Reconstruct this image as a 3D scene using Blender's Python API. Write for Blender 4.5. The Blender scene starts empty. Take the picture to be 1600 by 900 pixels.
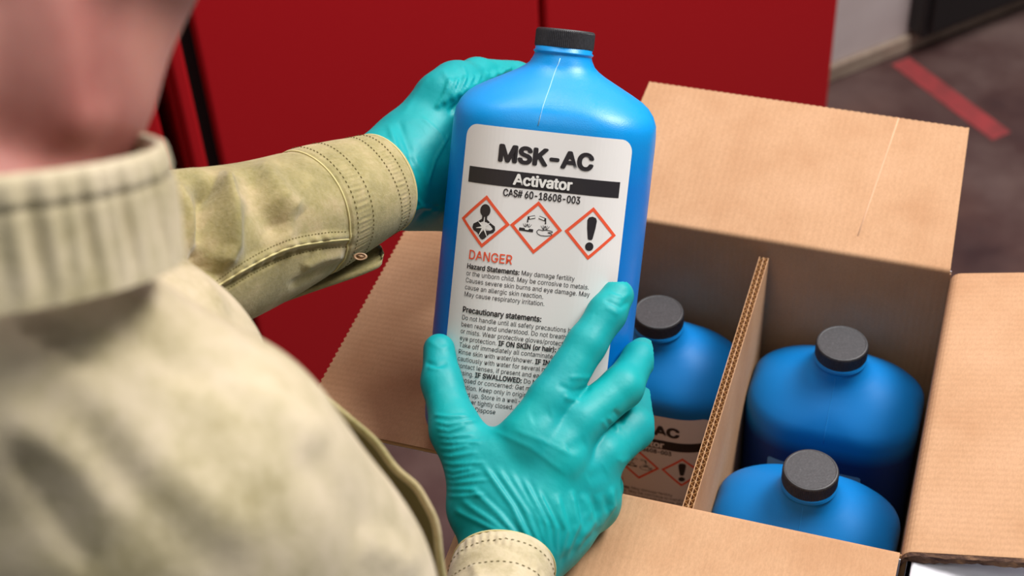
import bpy, bmesh, math, random
import numpy as np
from mathutils import Matrix, Vector
from mathutils.bvhtree import BVHTree
random.seed(7); rng = np.random.default_rng(7)
sc = bpy.context.scene
COL = sc.collection
R = math.radians

# ---------------------------------------------------------------- camera
CM = np.array([[0.9512990506, 0.3047578857, -0.0463976977],
               [-0.1737283022, 0.6543394180, 0.7359744581],
               [-0.2546538694, 0.6920712081, -0.6754175373]])      # rows: right, up, view direction
CC = np.array([0.26222, -0.63711, 1.78057])
FPX = 2500.0
cam = bpy.data.cameras.new('camera'); cam_o = bpy.data.objects.new('camera', cam); COL.objects.link(cam_o)
cam.sensor_width = 36.0; cam.lens = 36.0*FPX/1600.0
cam.clip_start = 0.02; cam.clip_end = 60
cam_o.matrix_world = Matrix([[CM[0][i], CM[1][i], -CM[2][i], CC[i]] for i in range(3)] + [[0, 0, 0, 1]])
cam.dof.use_dof = True; cam.dof.focus_distance = 1.0; cam.dof.aperture_fstop = 8.0
sc.camera = cam_o

# ---------------------------------------------------------------- world, lights, exposure
sc.view_settings.view_transform = 'Standard'; sc.view_settings.look = 'None'
sc.view_settings.gamma = 1.0; sc.view_settings.use_curve_mapping = False
sc.view_settings.exposure = 0.16
world = bpy.data.worlds.new('world'); sc.world = world; world.use_nodes = True
bg = world.node_tree.nodes['Background']
bg.inputs[0].default_value = (0.93, 0.96, 1.0, 1); bg.inputs[1].default_value = 0.13
def area(name, loc, target, size, power, col=(1, 1, 1), sy=None):
    l = bpy.data.lights.new(name, 'AREA'); l.energy = power; l.color = col; l.size = size
    if sy: l.shape = 'RECTANGLE'; l.size_y = sy
    o = bpy.data.objects.new(name, l); COL.objects.link(o); o.location = loc
    o.rotation_euler = (Vector(target)-Vector(loc)).to_track_quat('-Z', 'Y').to_euler(); return o
area('softbox_key', (1.15, 0.75, 3.0), (0.1, 0.0, 1.1), 0.75, 45, (1.0, 0.97, 0.93))
area('ceiling_lamp', (-0.5, 0.9, 3.2), (0.0, 0.2, 1.0), 1.3, 30, (1.0, 0.98, 0.96))
area('softbox_fill', (0.0, -0.9, 3.1), (0.0, 0.0, 1.0), 1.1, 8, (0.97, 0.98, 1.0))
area('added_far_fill', (1.1, 1.5, 3.2), (0.3, 1.9, 0.0), 1.0, 52, (1.0, 0.98, 0.97))  # unseen lamp added to brighten the far wall and floor

# ---------------------------------------------------------------- helpers: frames
def K(u, v, d):            # a point of the place given along the camera's line of sight, camera axes, metres
    return np.array([(u-800)*d/FPX, -(v-450)*d/FPX, -d])
def to_world(p):
    p = np.asarray(p, float); q = p.copy(); q[..., 2] = -q[..., 2]
    return CC + q @ CM
def to_cam(p):
    q = (np.asarray(p, float)-CC) @ CM.T; q[..., 2] = -q[..., 2]; return q
def W(u, v, d): return to_world(K(u, v, d))
def to_px(pc):
    return 800+FPX*pc[..., 0]/(-pc[..., 2]), 450-FPX*pc[..., 1]/(-pc[..., 2])

# ---------------------------------------------------------------- helpers: objects
def props(o, label=None, cat=None, group=None, kind=None):
    if label: o['label'] = label
    if cat: o['category'] = cat
    if group: o['group'] = group
    if kind: o['kind'] = kind
    return o
def empty(name, loc=(0, 0, 0), rot=(0, 0, 0), **k):
    o = bpy.data.objects.new(name, None); COL.objects.link(o); o.location = loc; o.rotation_euler = rot
    o.empty_display_size = 0.05
    return props(o, **k)
def obj(name, verts, faces, mats, parent=None, smooth=False, mi=None, loc=None, **k):
    me = bpy.data.meshes.new(name)
    verts = np.asarray(verts, float)
    me.from_pydata(verts.tolist(), [], [tuple(int(i) for i in f) for f in faces]); me.update()
    if not isinstance(mats, (list, tuple)): mats = [mats]
    for m in mats: me.materials.append(m)
    if smooth: me.shade_smooth()
    if mi is not None: me.polygons.foreach_set('material_index', np.asarray(mi, dtype=np.int32))
    o = bpy.data.objects.new(name, me); COL.objects.link(o)
    if parent: o.parent = parent
    if loc is not None: o.location = loc
    return props(o, **k)
class MB:
    def __init__(s): s.v = []; s.f = []; s.m = []
    def add(s, v, f, m=0):
        n = len(s.v); s.v += [tuple(map(float, p)) for p in v]; s.f += [tuple(int(i)+n for i in q) for q in f]; s.m += [m]*len(f)
    def box(s, a, b, m=0):
        (x0, y0, z0), (x1, y1, z1) = a, b
        v = [(x0, y0, z0), (x1, y0, z0), (x1, y1, z0), (x0, y1, z0), (x0, y0, z1), (x1, y0, z1), (x1, y1, z1), (x0, y1, z1)]
        s.add(v, [(0, 3, 2, 1), (4, 5, 6, 7), (0, 1, 5, 4), (1, 2, 6, 5), (2, 3, 7, 6), (3, 0, 4, 7)], m)
    def tube(s, pts, rad, n=8, m=0, closed=False):
        pts = [np.array(p, float) for p in pts]; k = len(pts); v = []; f = []
        for i, p in enumerate(pts):
            a = pts[i-1] if (i or closed) else p; b = pts[(i+1) % k] if (i < k-1 or closed) else p
            t = b-a; t /= np.linalg.norm(t)+1e-12
            ref = np.array([0, 0, 1.]) if abs(t[2]) < .9 else np.array([1., 0, 0])
            x = np.cross(t, ref); x /= np.linalg.norm(x); y = np.cross(t, x)
            r = rad[i] if hasattr(rad, '__len__') else rad
            for j in range(n):
                an = 2*math.pi*j/n; v.append(p+r*(math.cos(an)*x+math.sin(an)*y))
        for i in range(k if closed else k-1):
            for j in range(n):
                a = i*n+j; b = i*n+(j+1) % n; c = ((i+1) % k)*n+(j+1) % n; d = ((i+1) % k)*n+j
                f.append((a, b, c, d))
        if not closed: f.append(tuple(range(n-1, -1, -1))); f.append(tuple((k-1)*n+j for j in range(n)))
        s.add(v, f, m)
    def build(s, name, mats, parent=None, smooth=False, **k):
        return obj(name, s.v, s.f, mats, parent, smooth, s.m if isinstance(mats, (list, tuple)) else None, **k)
def bevel(o, w, seg=2):
    m = o.modifiers.new('bevel', 'BEVEL'); m.width = w; m.segments = seg; m.limit_method = 'ANGLE'; m.angle_limit = R(40); return o
def copy_tree(o, parent=None):
    c = o.copy(); COL.objects.link(c); c.parent = parent
    for ch in list(o.children): copy_tree(ch, c)
    return c

# ---------------------------------------------------------------- helpers: materials
def s2l(c): return tuple(((x/255)/12.92 if x/255 <= .04045 else ((x/255+.055)/1.055)**2.4) for x in c)
class Mat:
    def __init__(s, name, col, rough=.5, spec=.5, sss=0, coat=0, metal=0):
        s.m = bpy.data.materials.new(name); s.m.use_nodes = True; s.nt = s.m.node_tree; s.b = s.nt.nodes['Principled BSDF']
        s.b.inputs['Base Color'].default_value = (*s2l(col), 1); s.b.inputs['Roughness'].default_value = rough
        s.b.inputs['Specular IOR Level'].default_value = spec; s.b.inputs['Metallic'].default_value = metal
        if sss:
            s.b.inputs['Subsurface Weight'].default_value = sss; s.b.inputs['Subsurface Scale'].default_value = .004
        if coat: s.b.inputs['Coat Weight'].default_value = coat; s.b.inputs['Coat Roughness'].default_value = .2
        s.h = None; s.tc = s.nt.nodes.new('ShaderNodeTexCoord')
    def n(s, t, **k):
        x = s.nt.nodes.new('ShaderNode'+t)
        for a, b in k.items(): setattr(x, a, b)
        return x
    def l(s, a, b): s.nt.links.new(a, b)
    def coord(s, scale=(1, 1, 1), rot=(0, 0, 0), kind='Object'):
        mp = s.n('Mapping'); mp.inputs['Scale'].default_value = scale; mp.inputs['Rotation'].default_value = rot
        s.l(s.tc.outputs[kind], mp.inputs[0]); return mp.outputs[0]
    def noise(s, sc_, det=3, rough=.5, **k):
        x = s.n('TexNoise'); x.inputs['Scale'].default_value = sc_; x.inputs['Detail'].default_value = det
        x.inputs['Roughness'].default_value = rough; s.l(s.coord(**k), x.inputs['Vector']); return x.outputs['Fac']
    def ramp(s, fac, stops):
        r = s.n('ValToRGB'); e = r.color_ramp.elements
        while len(e) < len(stops): e.new(.5)
        for i, (p, c) in enumerate(stops): e[i].position = p; e[i].color = (*s2l(c), 1)
        s.l(fac, r.inputs[0]); return r.outputs[0]
    def mix(s, fac, a, b, mode='MIX'):
        x = s.n('Mix', data_type='RGBA', blend_type=mode)
        for v, i in ((fac, 0), (a, 6), (b, 7)):
            if isinstance(v, (int, float)): x.inputs[i].default_value = v
            elif isinstance(v, tuple): x.inputs[i].default_value = (*s2l(v), 1)
            else: s.l(v, x.inputs[i])
        return x.outputs[2]
    def rng(s, v, a, b, c=0, d=1):
        x = s.n('MapRange'); s.l(v, x.inputs[0])
        for i, q in enumerate((a, b, c, d)): x.inputs[i+1].default_value = q
        return x.outputs[0]
    def color(s, o): s.l(o, s.b.inputs['Base Color']); return s
    def rough(s, o): s.l(o, s.b.inputs['Roughness']); return s
    def bump(s, h, dist, strength=1.0):
        x = s.n('Bump'); x.inputs['Distance'].default_value = dist; x.inputs['Strength'].default_value = strength
        s.l(h, x.inputs['Height'])
        if s.h is not None: s.l(s.h, x.inputs['Normal'])
        s.h = x.outputs[0]; s.l(s.h, s.b.inputs['Normal']); return s
    def wave(s, scale, axis='X', dist=0, **k):
        x = s.n('TexWave', bands_direction=axis); x.inputs['Scale'].default_value = scale; x.inputs['Distortion'].default_value = dist
        s.l(s.coord(**k), x.inputs['Vector']); return x.outputs['Fac']
    def objz(s):
        x = s.n('SeparateXYZ'); s.l(s.tc.outputs['Object'], x.inputs[0]); return x.outputs[2]

# bottle plastic: translucent blue, darker where the liquid stands behind it
mBot = Mat('blue_plastic', (0, 122, 205), .33, .45)
lev = mBot.rng(mBot.objz(), .180, .222)
c = mBot.mix(lev, (0, 112, 196), (0, 148, 216))
c = mBot.mix(mBot.rng(mBot.noise(9, 3), .3, .7), c, mBot.mix(.35, c, (0, 120, 208)))
mBot.color(c); mBot.rough(mBot.rng(mBot.noise(60, 4), .35, .7, .28, .42)); mBot.bump(mBot.noise(1400, 2), .00018, .5); mBot.bump(mBot.noise(60, 2), .0006, .3)
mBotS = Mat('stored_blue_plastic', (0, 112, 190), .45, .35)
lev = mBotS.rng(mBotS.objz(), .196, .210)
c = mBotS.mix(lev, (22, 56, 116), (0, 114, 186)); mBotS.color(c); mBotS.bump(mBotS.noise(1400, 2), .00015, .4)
mSeamS = Mat('seam_plastic', (30, 134, 204), .45, .35)
mSeam = Mat('scuffed_seam_plastic', (150, 205, 240), .5, .4)
mCap = Mat('black_cap_plastic', (44, 43, 46), .5, .5)
mCap.color(mCap.ramp(mCap.noise(700, 3, .6), [(.35, (38, 37, 40)), (.62, (50, 49, 52)), (.8, (78, 76, 78))])); mCap.bump(mCap.noise(900, 3), .0002, .6)
mLab = Mat('label_paper', (231, 228, 226), .42, .4)
mLab2 = Mat('blue_label_film', (112, 165, 205), .4)  # label tinted blue, shade painted into its colour
mInk = Mat('black_ink', (38, 34, 38), .42, .5)
mRed = Mat('orange_red_ink', (238, 88, 52), .45)
mWhiteInk = Mat('white_ink', (236, 234, 230), .45)
mKraft = Mat('kraft_cardboard', (214, 168, 126), .82, .2)
def kraft(m, lo, mid, hi):
    f = m.noise(14, 4, .6); fine = m.noise(900, 2, .7, scale=(1, .4, 1))
    m.color(m.mix(m.rng(fine, .3, .75, 0, .35), m.ramp(f, [(.3, lo), (.5, mid), (.72, hi)]), tuple(int(x*.8) for x in lo)))
    m.bump(fine, .0002, .5); return m
kraft(mKraft, (178, 135, 100), (188, 147, 112), (196, 155, 121))
mKraftY = kraft(Mat('kraft_cardboard_flutes_across', (214, 168, 126), .82, .2), (178, 135, 100), (188, 147, 112), (196, 155, 121))
mKraft.bump(mKraft.wave(63, 'X', .6), .00022, .55)       # flutes telegraph through the liner (about 5 mm pitch)
mKraftY.bump(mKraftY.wave(63, 'Y', .6), .00022, .55)
mFlute = Mat('flute_paper', (196, 152, 104), .85, .2); mFlute.bump(mFlute.noise(600), .0003, .5)
mWhiteC = Mat('white_coated_cardboard', (232, 231, 238), .5, .3)
mWhiteC.color(mWhiteC.mix(mWhiteC.rng(mWhiteC.noise(20, 4), .4, .8, 0, .3), (234, 233, 240), (214, 213, 224)))
mTorn = Mat('torn_cardboard_edge', (98, 74, 62), .9, .1); mTorn.bump(mTorn.noise(500, 4, .7), .001, 1)
mTorn.color(mTorn.ramp(mTorn.noise(350, 4, .7, scale=(.15, 1, 1)), [(.35, (52, 38, 40)), (.6, (110, 84, 68)), (.8, (170, 130, 92))]))
# glove
mGlove = Mat('teal_nitrile', (0, 172, 162), .5, .32, sss=.08)
f = mGlove.noise(16, 3)
mGlove.color(mGlove.mix(mGlove.rng(f, .3, .7), (0, 144, 150), (0, 158, 158)))
mGlove.bump(mGlove.noise(2500, 2), .00006, .5); mGlove.bump(mGlove.noise(90, 3, .5, scale=(1, 1, .35)), .0016, .35)
# shirt
def shirt(name, a, b, c_):
    m = Mat(name, a, .9, .15)
    m.b.inputs['Sheen Weight'].default_value = .25
    f = m.noise(26, 6, .68); g = m.noise(420, 3, .7)
    col = m.ramp(f, [(.32, a), (.5, b), (.68, c_)])
    m.color(m.mix(m.rng(g, .25, .8, 0, .4), col, m.mix(.5, col, (214, 202, 174))))
    m.bump(g, .0007, .55); m.bump(m.noise(2600, 2), .0002, .5); return m
mShirt = shirt('khaki_canvas', (120, 112, 64), (150, 138, 90), (178, 158, 120))
mShirtLit = shirt('khaki_canvas_painted_lit', (150, 138, 100), (184, 170, 138), (200, 184, 158))  # paler copy of the canvas, bright exposure painted into the colour
mShirtShade = Mat('khaki_canvas_painted_shade', (98, 92, 62), .95, .1); mShirtShade.bump(mShirtShade.noise(500, 3), .0006, .5)  # darker copy of the canvas, painted shade for the fold
mThread = Mat('dark_khaki_thread', (96, 86, 46), .9, .1)
mThreadP = Mat('pale_khaki_thread', (206, 194, 140), .9, .1)
mButton = Mat('tan_button', (176, 142, 110), .4, .5)
mSkin = Mat('skin', (206, 142, 130), .55, .35, sss=.25)
mSkin.color(mSkin.ramp(mSkin.noise(14, 4, .55), [(.3, (172, 104, 96)), (.5, (192, 130, 118)), (.7, (202, 144, 128))]))
mHair = Mat('short_brown_hair', (62, 44, 34), .7, .3); mHair.bump(mHair.noise(400, 3, .6, scale=(1, 1, .1)), .004, 1)
mEye = Mat('eye_white', (230, 225, 220), .2); mPupil = Mat('iris', (50, 36, 28), .2)
mTrouser = Mat('dark_trousers', (46, 48, 56), .9, .1); mBoot = Mat('boot_leather', (34, 28, 26), .5)
# room
mFloor = Mat('stained_concrete', (70, 56, 56), .32, .4)
f1 = mFloor.noise(2.6, 6, .62); f2 = mFloor.noise(9, 5, .7); f3 = mFloor.noise(1.1, 3)
col = mFloor.ramp(f1, [(.28, (46, 34, 38)), (.45, (76, 54, 52)), (.6, (98, 78, 74)), (.8, (124, 104, 96))])
col = mFloor.mix(mFloor.rng(f3, .45, .65, 0, .7), col, mFloor.ramp(f2, [(.35, (58, 34, 32)), (.6, (104, 66, 48)), (.8, (122, 84, 58))]))
mFloor.color(col); mFloor.rough(mFloor.rng(f2, .3, .7, .3, .6)); mFloor.bump(f2, .002, .3)
mTape = Mat('worn_red_floor_paint', (150, 62, 62), .5); mTape.color(mTape.ramp(mTape.noise(18, 5, .7), [(.4, (160, 62, 64)), (.7, (122, 58, 58))]))
mWall = Mat('off_white_wall', (196, 182, 180), .8, .2); mWall.color(mWall.ramp(mWall.noise(5, 4), [(.3, (186, 172, 170)), (.7, (208, 196, 194))]))
mBase = Mat('scuffed_beige_base', (142, 122, 104), .6); mBase.color(mBase.ramp(mBase.noise(12, 5, .7), [(.3, (128, 108, 94)), (.7, (172, 154, 136))]))
mCab = Mat('red_enamel', (178, 18, 27), .42, .35); mCab.bump(mCab.noise(260, 2), .0003, .25)
mDark = Mat('painted_gap_shade', (20, 12, 13), .7)  # near-black that paints the shade in the door gaps
mBlack = Mat('black_painted_steel', (26, 24, 25), .5)
mSteel = Mat('galvanised_steel', (150, 150, 152), .45, metal=.8)
mCeil = Mat('white_ceiling', (215, 213, 210), .9)
MT = lambda x: x.m

# ---------------------------------------------------------------- the setting
WA = math.atan2(.73, .68)                                  # direction of the wall
wd = np.array([math.cos(WA), math.sin(WA), 0]); wn = np.array([math.sin(WA), -math.cos(WA), 0])   # along the wall, out of the wall
def wall_frame(name, base, **k): return empty(name, loc=tuple(base), rot=(0, 0, WA), **k)   # local x along the wall, y into it
m = MB(); m.box((-4, -3.2, -.12), (4.6, 5.2, 0)); m.build('floor', MT(mFloor), kind='structure')
wb = np.array([.02, 1.93, 0])
def strip(x0, x1, y0, y1, z0, z1):
    return MB(), (x0, y0, z0), (x1, y1, z1)
def wall_box(name, a, b, mat, kind='structure', **k):
    mm = MB(); mm.box(a, b); o = mm.build(name, mat, kind=kind, **k); o.location = tuple(wb); o.rotation_euler = (0, 0, WA); return o
wall_box('wall_back', (-3.2, 0, 0), (3.6, .12, 3.6), MT(mWall))
bevel(wall_box('baseboard_back', (-3.2, -.014, 0), (3.6, -.0005, .036), MT(mBase)), .004)
# painted red line on the floor, square to the wall
m = MB(); m.box((.085, -.31, .0002), (.128, -.03, .0012)); o = m.build('trim_1', MT(mTape), kind='structure'); o.location = tuple(wb); o.rotation_euler = (0, 0, WA)

# ---------------------------------------------------------------- red cabinets
def cabinet(name, x0, x1, door_edges, label, loc=wb, depth=.375, H=1.95, y_off=0.0):
    e = wall_frame(name, loc, label=label, cat='cabinet', group='red steel cabinets along the wall')
    yf = -depth
    m = MB(); m.box((x0, yf+.022, .06), (x1, -.01, H)); bevel(m.build('body', MT(mCab), e), .004)
    m = MB(); m.box((x0+.02, yf+.05, 0), (x1-.02, -.02, .06)); m.build('plinth', MT(mBlack), e)
    for a, b in door_edges:
        m = MB(); m.box((a, yf, .07), (b, yf+.021, H-.01)); d = bevel(m.build('door', MT(mCab), e), .005, 3)
    m = MB(); m.box((x0+.01, yf+.0195, .075), (x1-.01, yf+.0225, H-.015)); m.build('gap_shade_sheet', MT(mDark), e)  # dark sheet behind the doors, painted shade seen through the gaps
    return e
def wall_x(p): return float(np.dot(np.array(p)-wb, wd))
cabinet('steel_cabinet', -1.354, -.357, [(-1.350, -1.332), (-1.314, -.863), (-.855, -.362)], 'red steel cabinet with double doors behind the raised blue bottle')
cabinet('steel_cabinet', -2.30, -1.372, [(-2.295, -1.84), (-1.83, -1.377)], 'red steel cabinet seen between the cheek and the left sleeve')

# shallow black cabinet on the wall at the upper right
e = wall_frame('equipment_cabinet', wb, label='shallow black steel cabinet low on the off-white wall', cat='cabinet')
m = MB(); m.box((.138, -.045, .045), (1.25, -.001, 1.3)); bevel(m.build('body', MT(mBlack), e), .006)
for a, b in ((.150, .690), (.700, 1.24)):
    m = MB(); m.box((a, -.056, .06), (b, -.044, 1.28)); dd = bevel(m.build('door', MT(mBlack), e), .004)
    mm = MB(); hx = b-.04 if a < .5 else a+.04; mm.tube([(hx, -.056, .6), (hx, -.075, .61), (hx, -.075, .72), (hx, -.056, .73)], .005); mm.build('handle', MT(mSteel), dd, smooth=True)

# ---------------------------------------------------------------- bench that carries the cartons
e = empty('work_bench', (0.13, .0, 0), label='low black steel bench carrying the open carton and the white box', cat='bench')
m = MB(); m.box((-.11, -.26, .636), (.52, .24, .6625)); bevel(m.build('bench_top', MT(mBlack), e), .003)
for x in (-.09, .5):
    for y in (-.24, .22):
        m = MB(); m.box((x-.018, y-.018, 0), (x+.018, y+.018, .636)); m.build('leg', MT(mSteel), e)

# ---------------------------------------------------------------- the open carton
BW, BD, RIM, T = .268, .2615, 1.0, .004
BOT = .6745
carton = empty('shipping_carton', (0, 0, .663), label='open kraft cardboard carton with its four flaps folded outward', cat='box')
cz = RIM-.663
def corr(name, prof, w0, w1, frame, mats, parent, pitch=.0052, t=T, taper=(0, 0), layers=1, flip=False, outer_mat=1, wob=0):
    """corrugated sheet: prof = [(s, n)...] polyline of the inner liner; frame(s, n, w) -> point; liners, flutes between."""
    prof = np.array(prof, float); ns = len(prof)
    tan = np.gradient(prof, axis=0); tan /= np.linalg.norm(tan, axis=1)[:, None]; nor = np.stack([tan[:, 1], -tan[:, 0]], 1)   # outward side
    nw = max(2, int((w1-w0)/pitch*8)); ww = np.linspace(0, 1, nw+1)
    L = np.concatenate([[0], np.cumsum(np.linalg.norm(np.diff(prof, axis=0), axis=1))]); L /= L[-1]
    def sheet(off_fn, th, cols, rag=0):
        v = []; f = []
        for lay in (0, 1):
            for i in range(ns):
                a = w0+taper[0]*L[i]; b = w1-taper[1]*L[i]
                for c_ in cols:
                    o_ = off_fn(c_)+lay*th; p = prof[i]+nor[i]*o_
                    if i == ns-1 and rag: p = p+tan[i]*rag*math.cos(2*math.pi*c_*(w1-w0)/pitch)
                    v.append(frame(p[0], p[1], a+(b-a)*c_))
        nc = len(cols); q = ns*nc
        for i in range(ns-1):
            for j in range(nc-1):
                a = i*nc+j; f.append((a, a+nc, a+nc+1, a+1)); f.append((q+a, q+a+1, q+a+nc+1, q+a+nc))
        for i in range(ns-1):
            a = i*nc; f.append((a, q+a, q+a+nc, a+nc)); a = i*nc+nc-1; f.append((a, a+nc, q+a+nc, q+a))
        for j in range(nc-1):
            f.append((j, j+1, q+j+1, q+j)); a = (ns-1)*nc+j; f.append((a, q+a, q+a+1, a+1))
        return v, f
    mb = MB(); flat = np.linspace(0, 1, 13); lt = .00045
    v, f = sheet(lambda c_: 0, lt, ww if wob else flat, wob); mb.add(v, f, 0)
    v, f = sheet(lambda c_: t-lt, lt, ww if wob else flat, wob); mb.add(v, f, outer_mat)
    tl = t/layers
    for k in range(layers):
        if k: v, f = sheet(lambda c_: k*tl-lt/2, lt, flat); mb.add(v, f, 0)
        v, f = sheet(lambda c_: k*tl+tl/2-lt/4+(tl/2-lt*.8)*math.cos(2*math.pi*c_*(w1-w0)/pitch+k*2), lt*.6, ww); mb.add(v, f, 2)
    return mb.build(name, mats, parent)
mats_x = [MT(mKraft), MT(mWhiteC), MT(mFlute)]; mats_y = [MT(mKraftY), MT(mWhiteC), MT(mFlute)]
# panels: inner faces at x=0, BW and y=0, BD
pan = [(0, -.331), (0, -.002)]
zr = cz
def fr_front(s, n, w): return (w, -s, zr+n)
def fr_back(s, n, w): return (w, BD+s, zr+n)
def fr_left(s, n, w): return (-s, w, zr+n)
def fr_right(s, n, w): return (BW+s, w, zr+n)
def hinge(L, ang, rad=.004, n=5, droop=0, m=9):
    """profile of panel top bending outward into a flap of length L raised by ang"""
    pts = []; tot = math.pi/2-ang
    for i in range(n+1):
        a = tot*i/n; pts.append((rad-rad*math.cos(a), -rad+rad*math.sin(a)))
    d = np.array([math.cos(ang), math.sin(ang)]); p0 = np.array(pts[-1])
    for i in range(1, m+1):
        q = p0+d*(L*i/m); q[1] -= droop*(i/m)**2; pts.append(tuple(q))
    return pts
def make_side(fr, mats, w0, w1, ang, L, taper, droop=0, wob=0, rad=.004, nm='side_panel'):
    full = [(0, -.331), (0, -.16), (0, -.03)]
    corr('side_panel', full+[(0, -rad)], w0, w1, fr, mats, carton)
    return corr('flap', hinge(L, ang, rad, droop=droop), w0+.001, w1-.001, fr, mats, carton, taper=taper, wob=wob)
make_side(fr_back, mats_x, 0, BW, R(15), .129, (.0115, .005), wob=.0003)
make_side(fr_front, mats_x, 0, BW, R(-2), .129, (.002, .002), wob=.0003)
make_side(fr_left, mats_y, 0, BD, R(-1), .127, (.001, .002), wob=.0007)
make_side(fr_right, mats_y, 0, BD, R(14), .129, (.0, .0), wob=.0006, rad=.009)
m = MB(); m.box((0, 0, 0), (BW, BD, .0075)); m.build('bottom_panel', MT(mKraft), carton)
# torn double layer along the front edge of the right flap
m = MB(); rows = []
pr = hinge(.129, R(14), .009)
nn = 46; v = []; f = []
P_ = np.array(pr); L_ = np.linspace(0, 1, nn)
seg = np.concatenate([[0], np.cumsum(np.linalg.norm(np.diff(P_, axis=0), axis=1))]); seg /= seg[-1]
for i, t_ in enumerate(L_):
    s_ = np.interp(t_, seg, P_[:, 0]); n_ = np.interp(t_, seg, P_[:, 1])
    j1, j2, j3 = rng.normal(0, .0005, 3)
    for (dn, dw) in ((.0002, .0005), (-.0006, -.0016+j1), (-.0028, -.0010+j2), (-.0052+j3, -.0022+j2), (-.0062+j3, .001), (-.003, .003)):
        v.append((BW+s_-dn*0, dw, zr+n_+dn))
for i in range(nn-1):
    for j in range(6):
        a = i*6+j; b = i*6+(j+1) % 6; f.append((a, b, b+6, a+6))
f.append(tuple(range(5, -1, -1))); f.append(tuple((nn-1)*6+j for j in range(6)))
obj('torn_edge', v, f, MT(mTorn), carton, label='dark ragged torn edge of the right flap')
# score line on the back flap
prb = hinge(.129, R(15)); m = MB()
m.tube([fr_back(s_, n_-.0003, .198+.0028*i) for i, (s_, n_) in enumerate(prb[6:][::2])], .0007, 6); m.build('glue_ridge', MT(Mat('pale_kraft_ridge', (205, 162, 130), .8)), carton, smooth=True)

# divider that stands in the carton
div = empty('carton_divider', (BW/2, .004, BOT+.0005), label='double-wall corrugated divider standing upright between the bottles', cat='divider')
dz = RIM-.013-BOT
def fr_div(s, n, w): return (-.0035+s, w, n)
corr('panel', [(0, dz-.30), (0, dz-.15), (0, dz)], 0, BD-.010, lambda s, n, w: (.0035-s, w, n), [MT(mKraftY), MT(mKraftY), MT(mFlute)], div, t=.007, layers=2, outer_mat=0)

# white carton beside it
e = empty('white_carton', (BW+.0065, -.30, .6635), label='closed white cardboard box under the right flap of the open carton', cat='box')
m = MB(); m.box((0, 0, 0), (.30, .50, .331)); bevel(m.build('box_body', MT(mWhiteC), e), .0025, 3)
m = MB(); m.box((.13, .002, .3312), (.17, .498, .3316)); m.build('packing_tape', MT(Mat('clear_packing_tape', (226, 224, 226), .2)), e)

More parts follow.
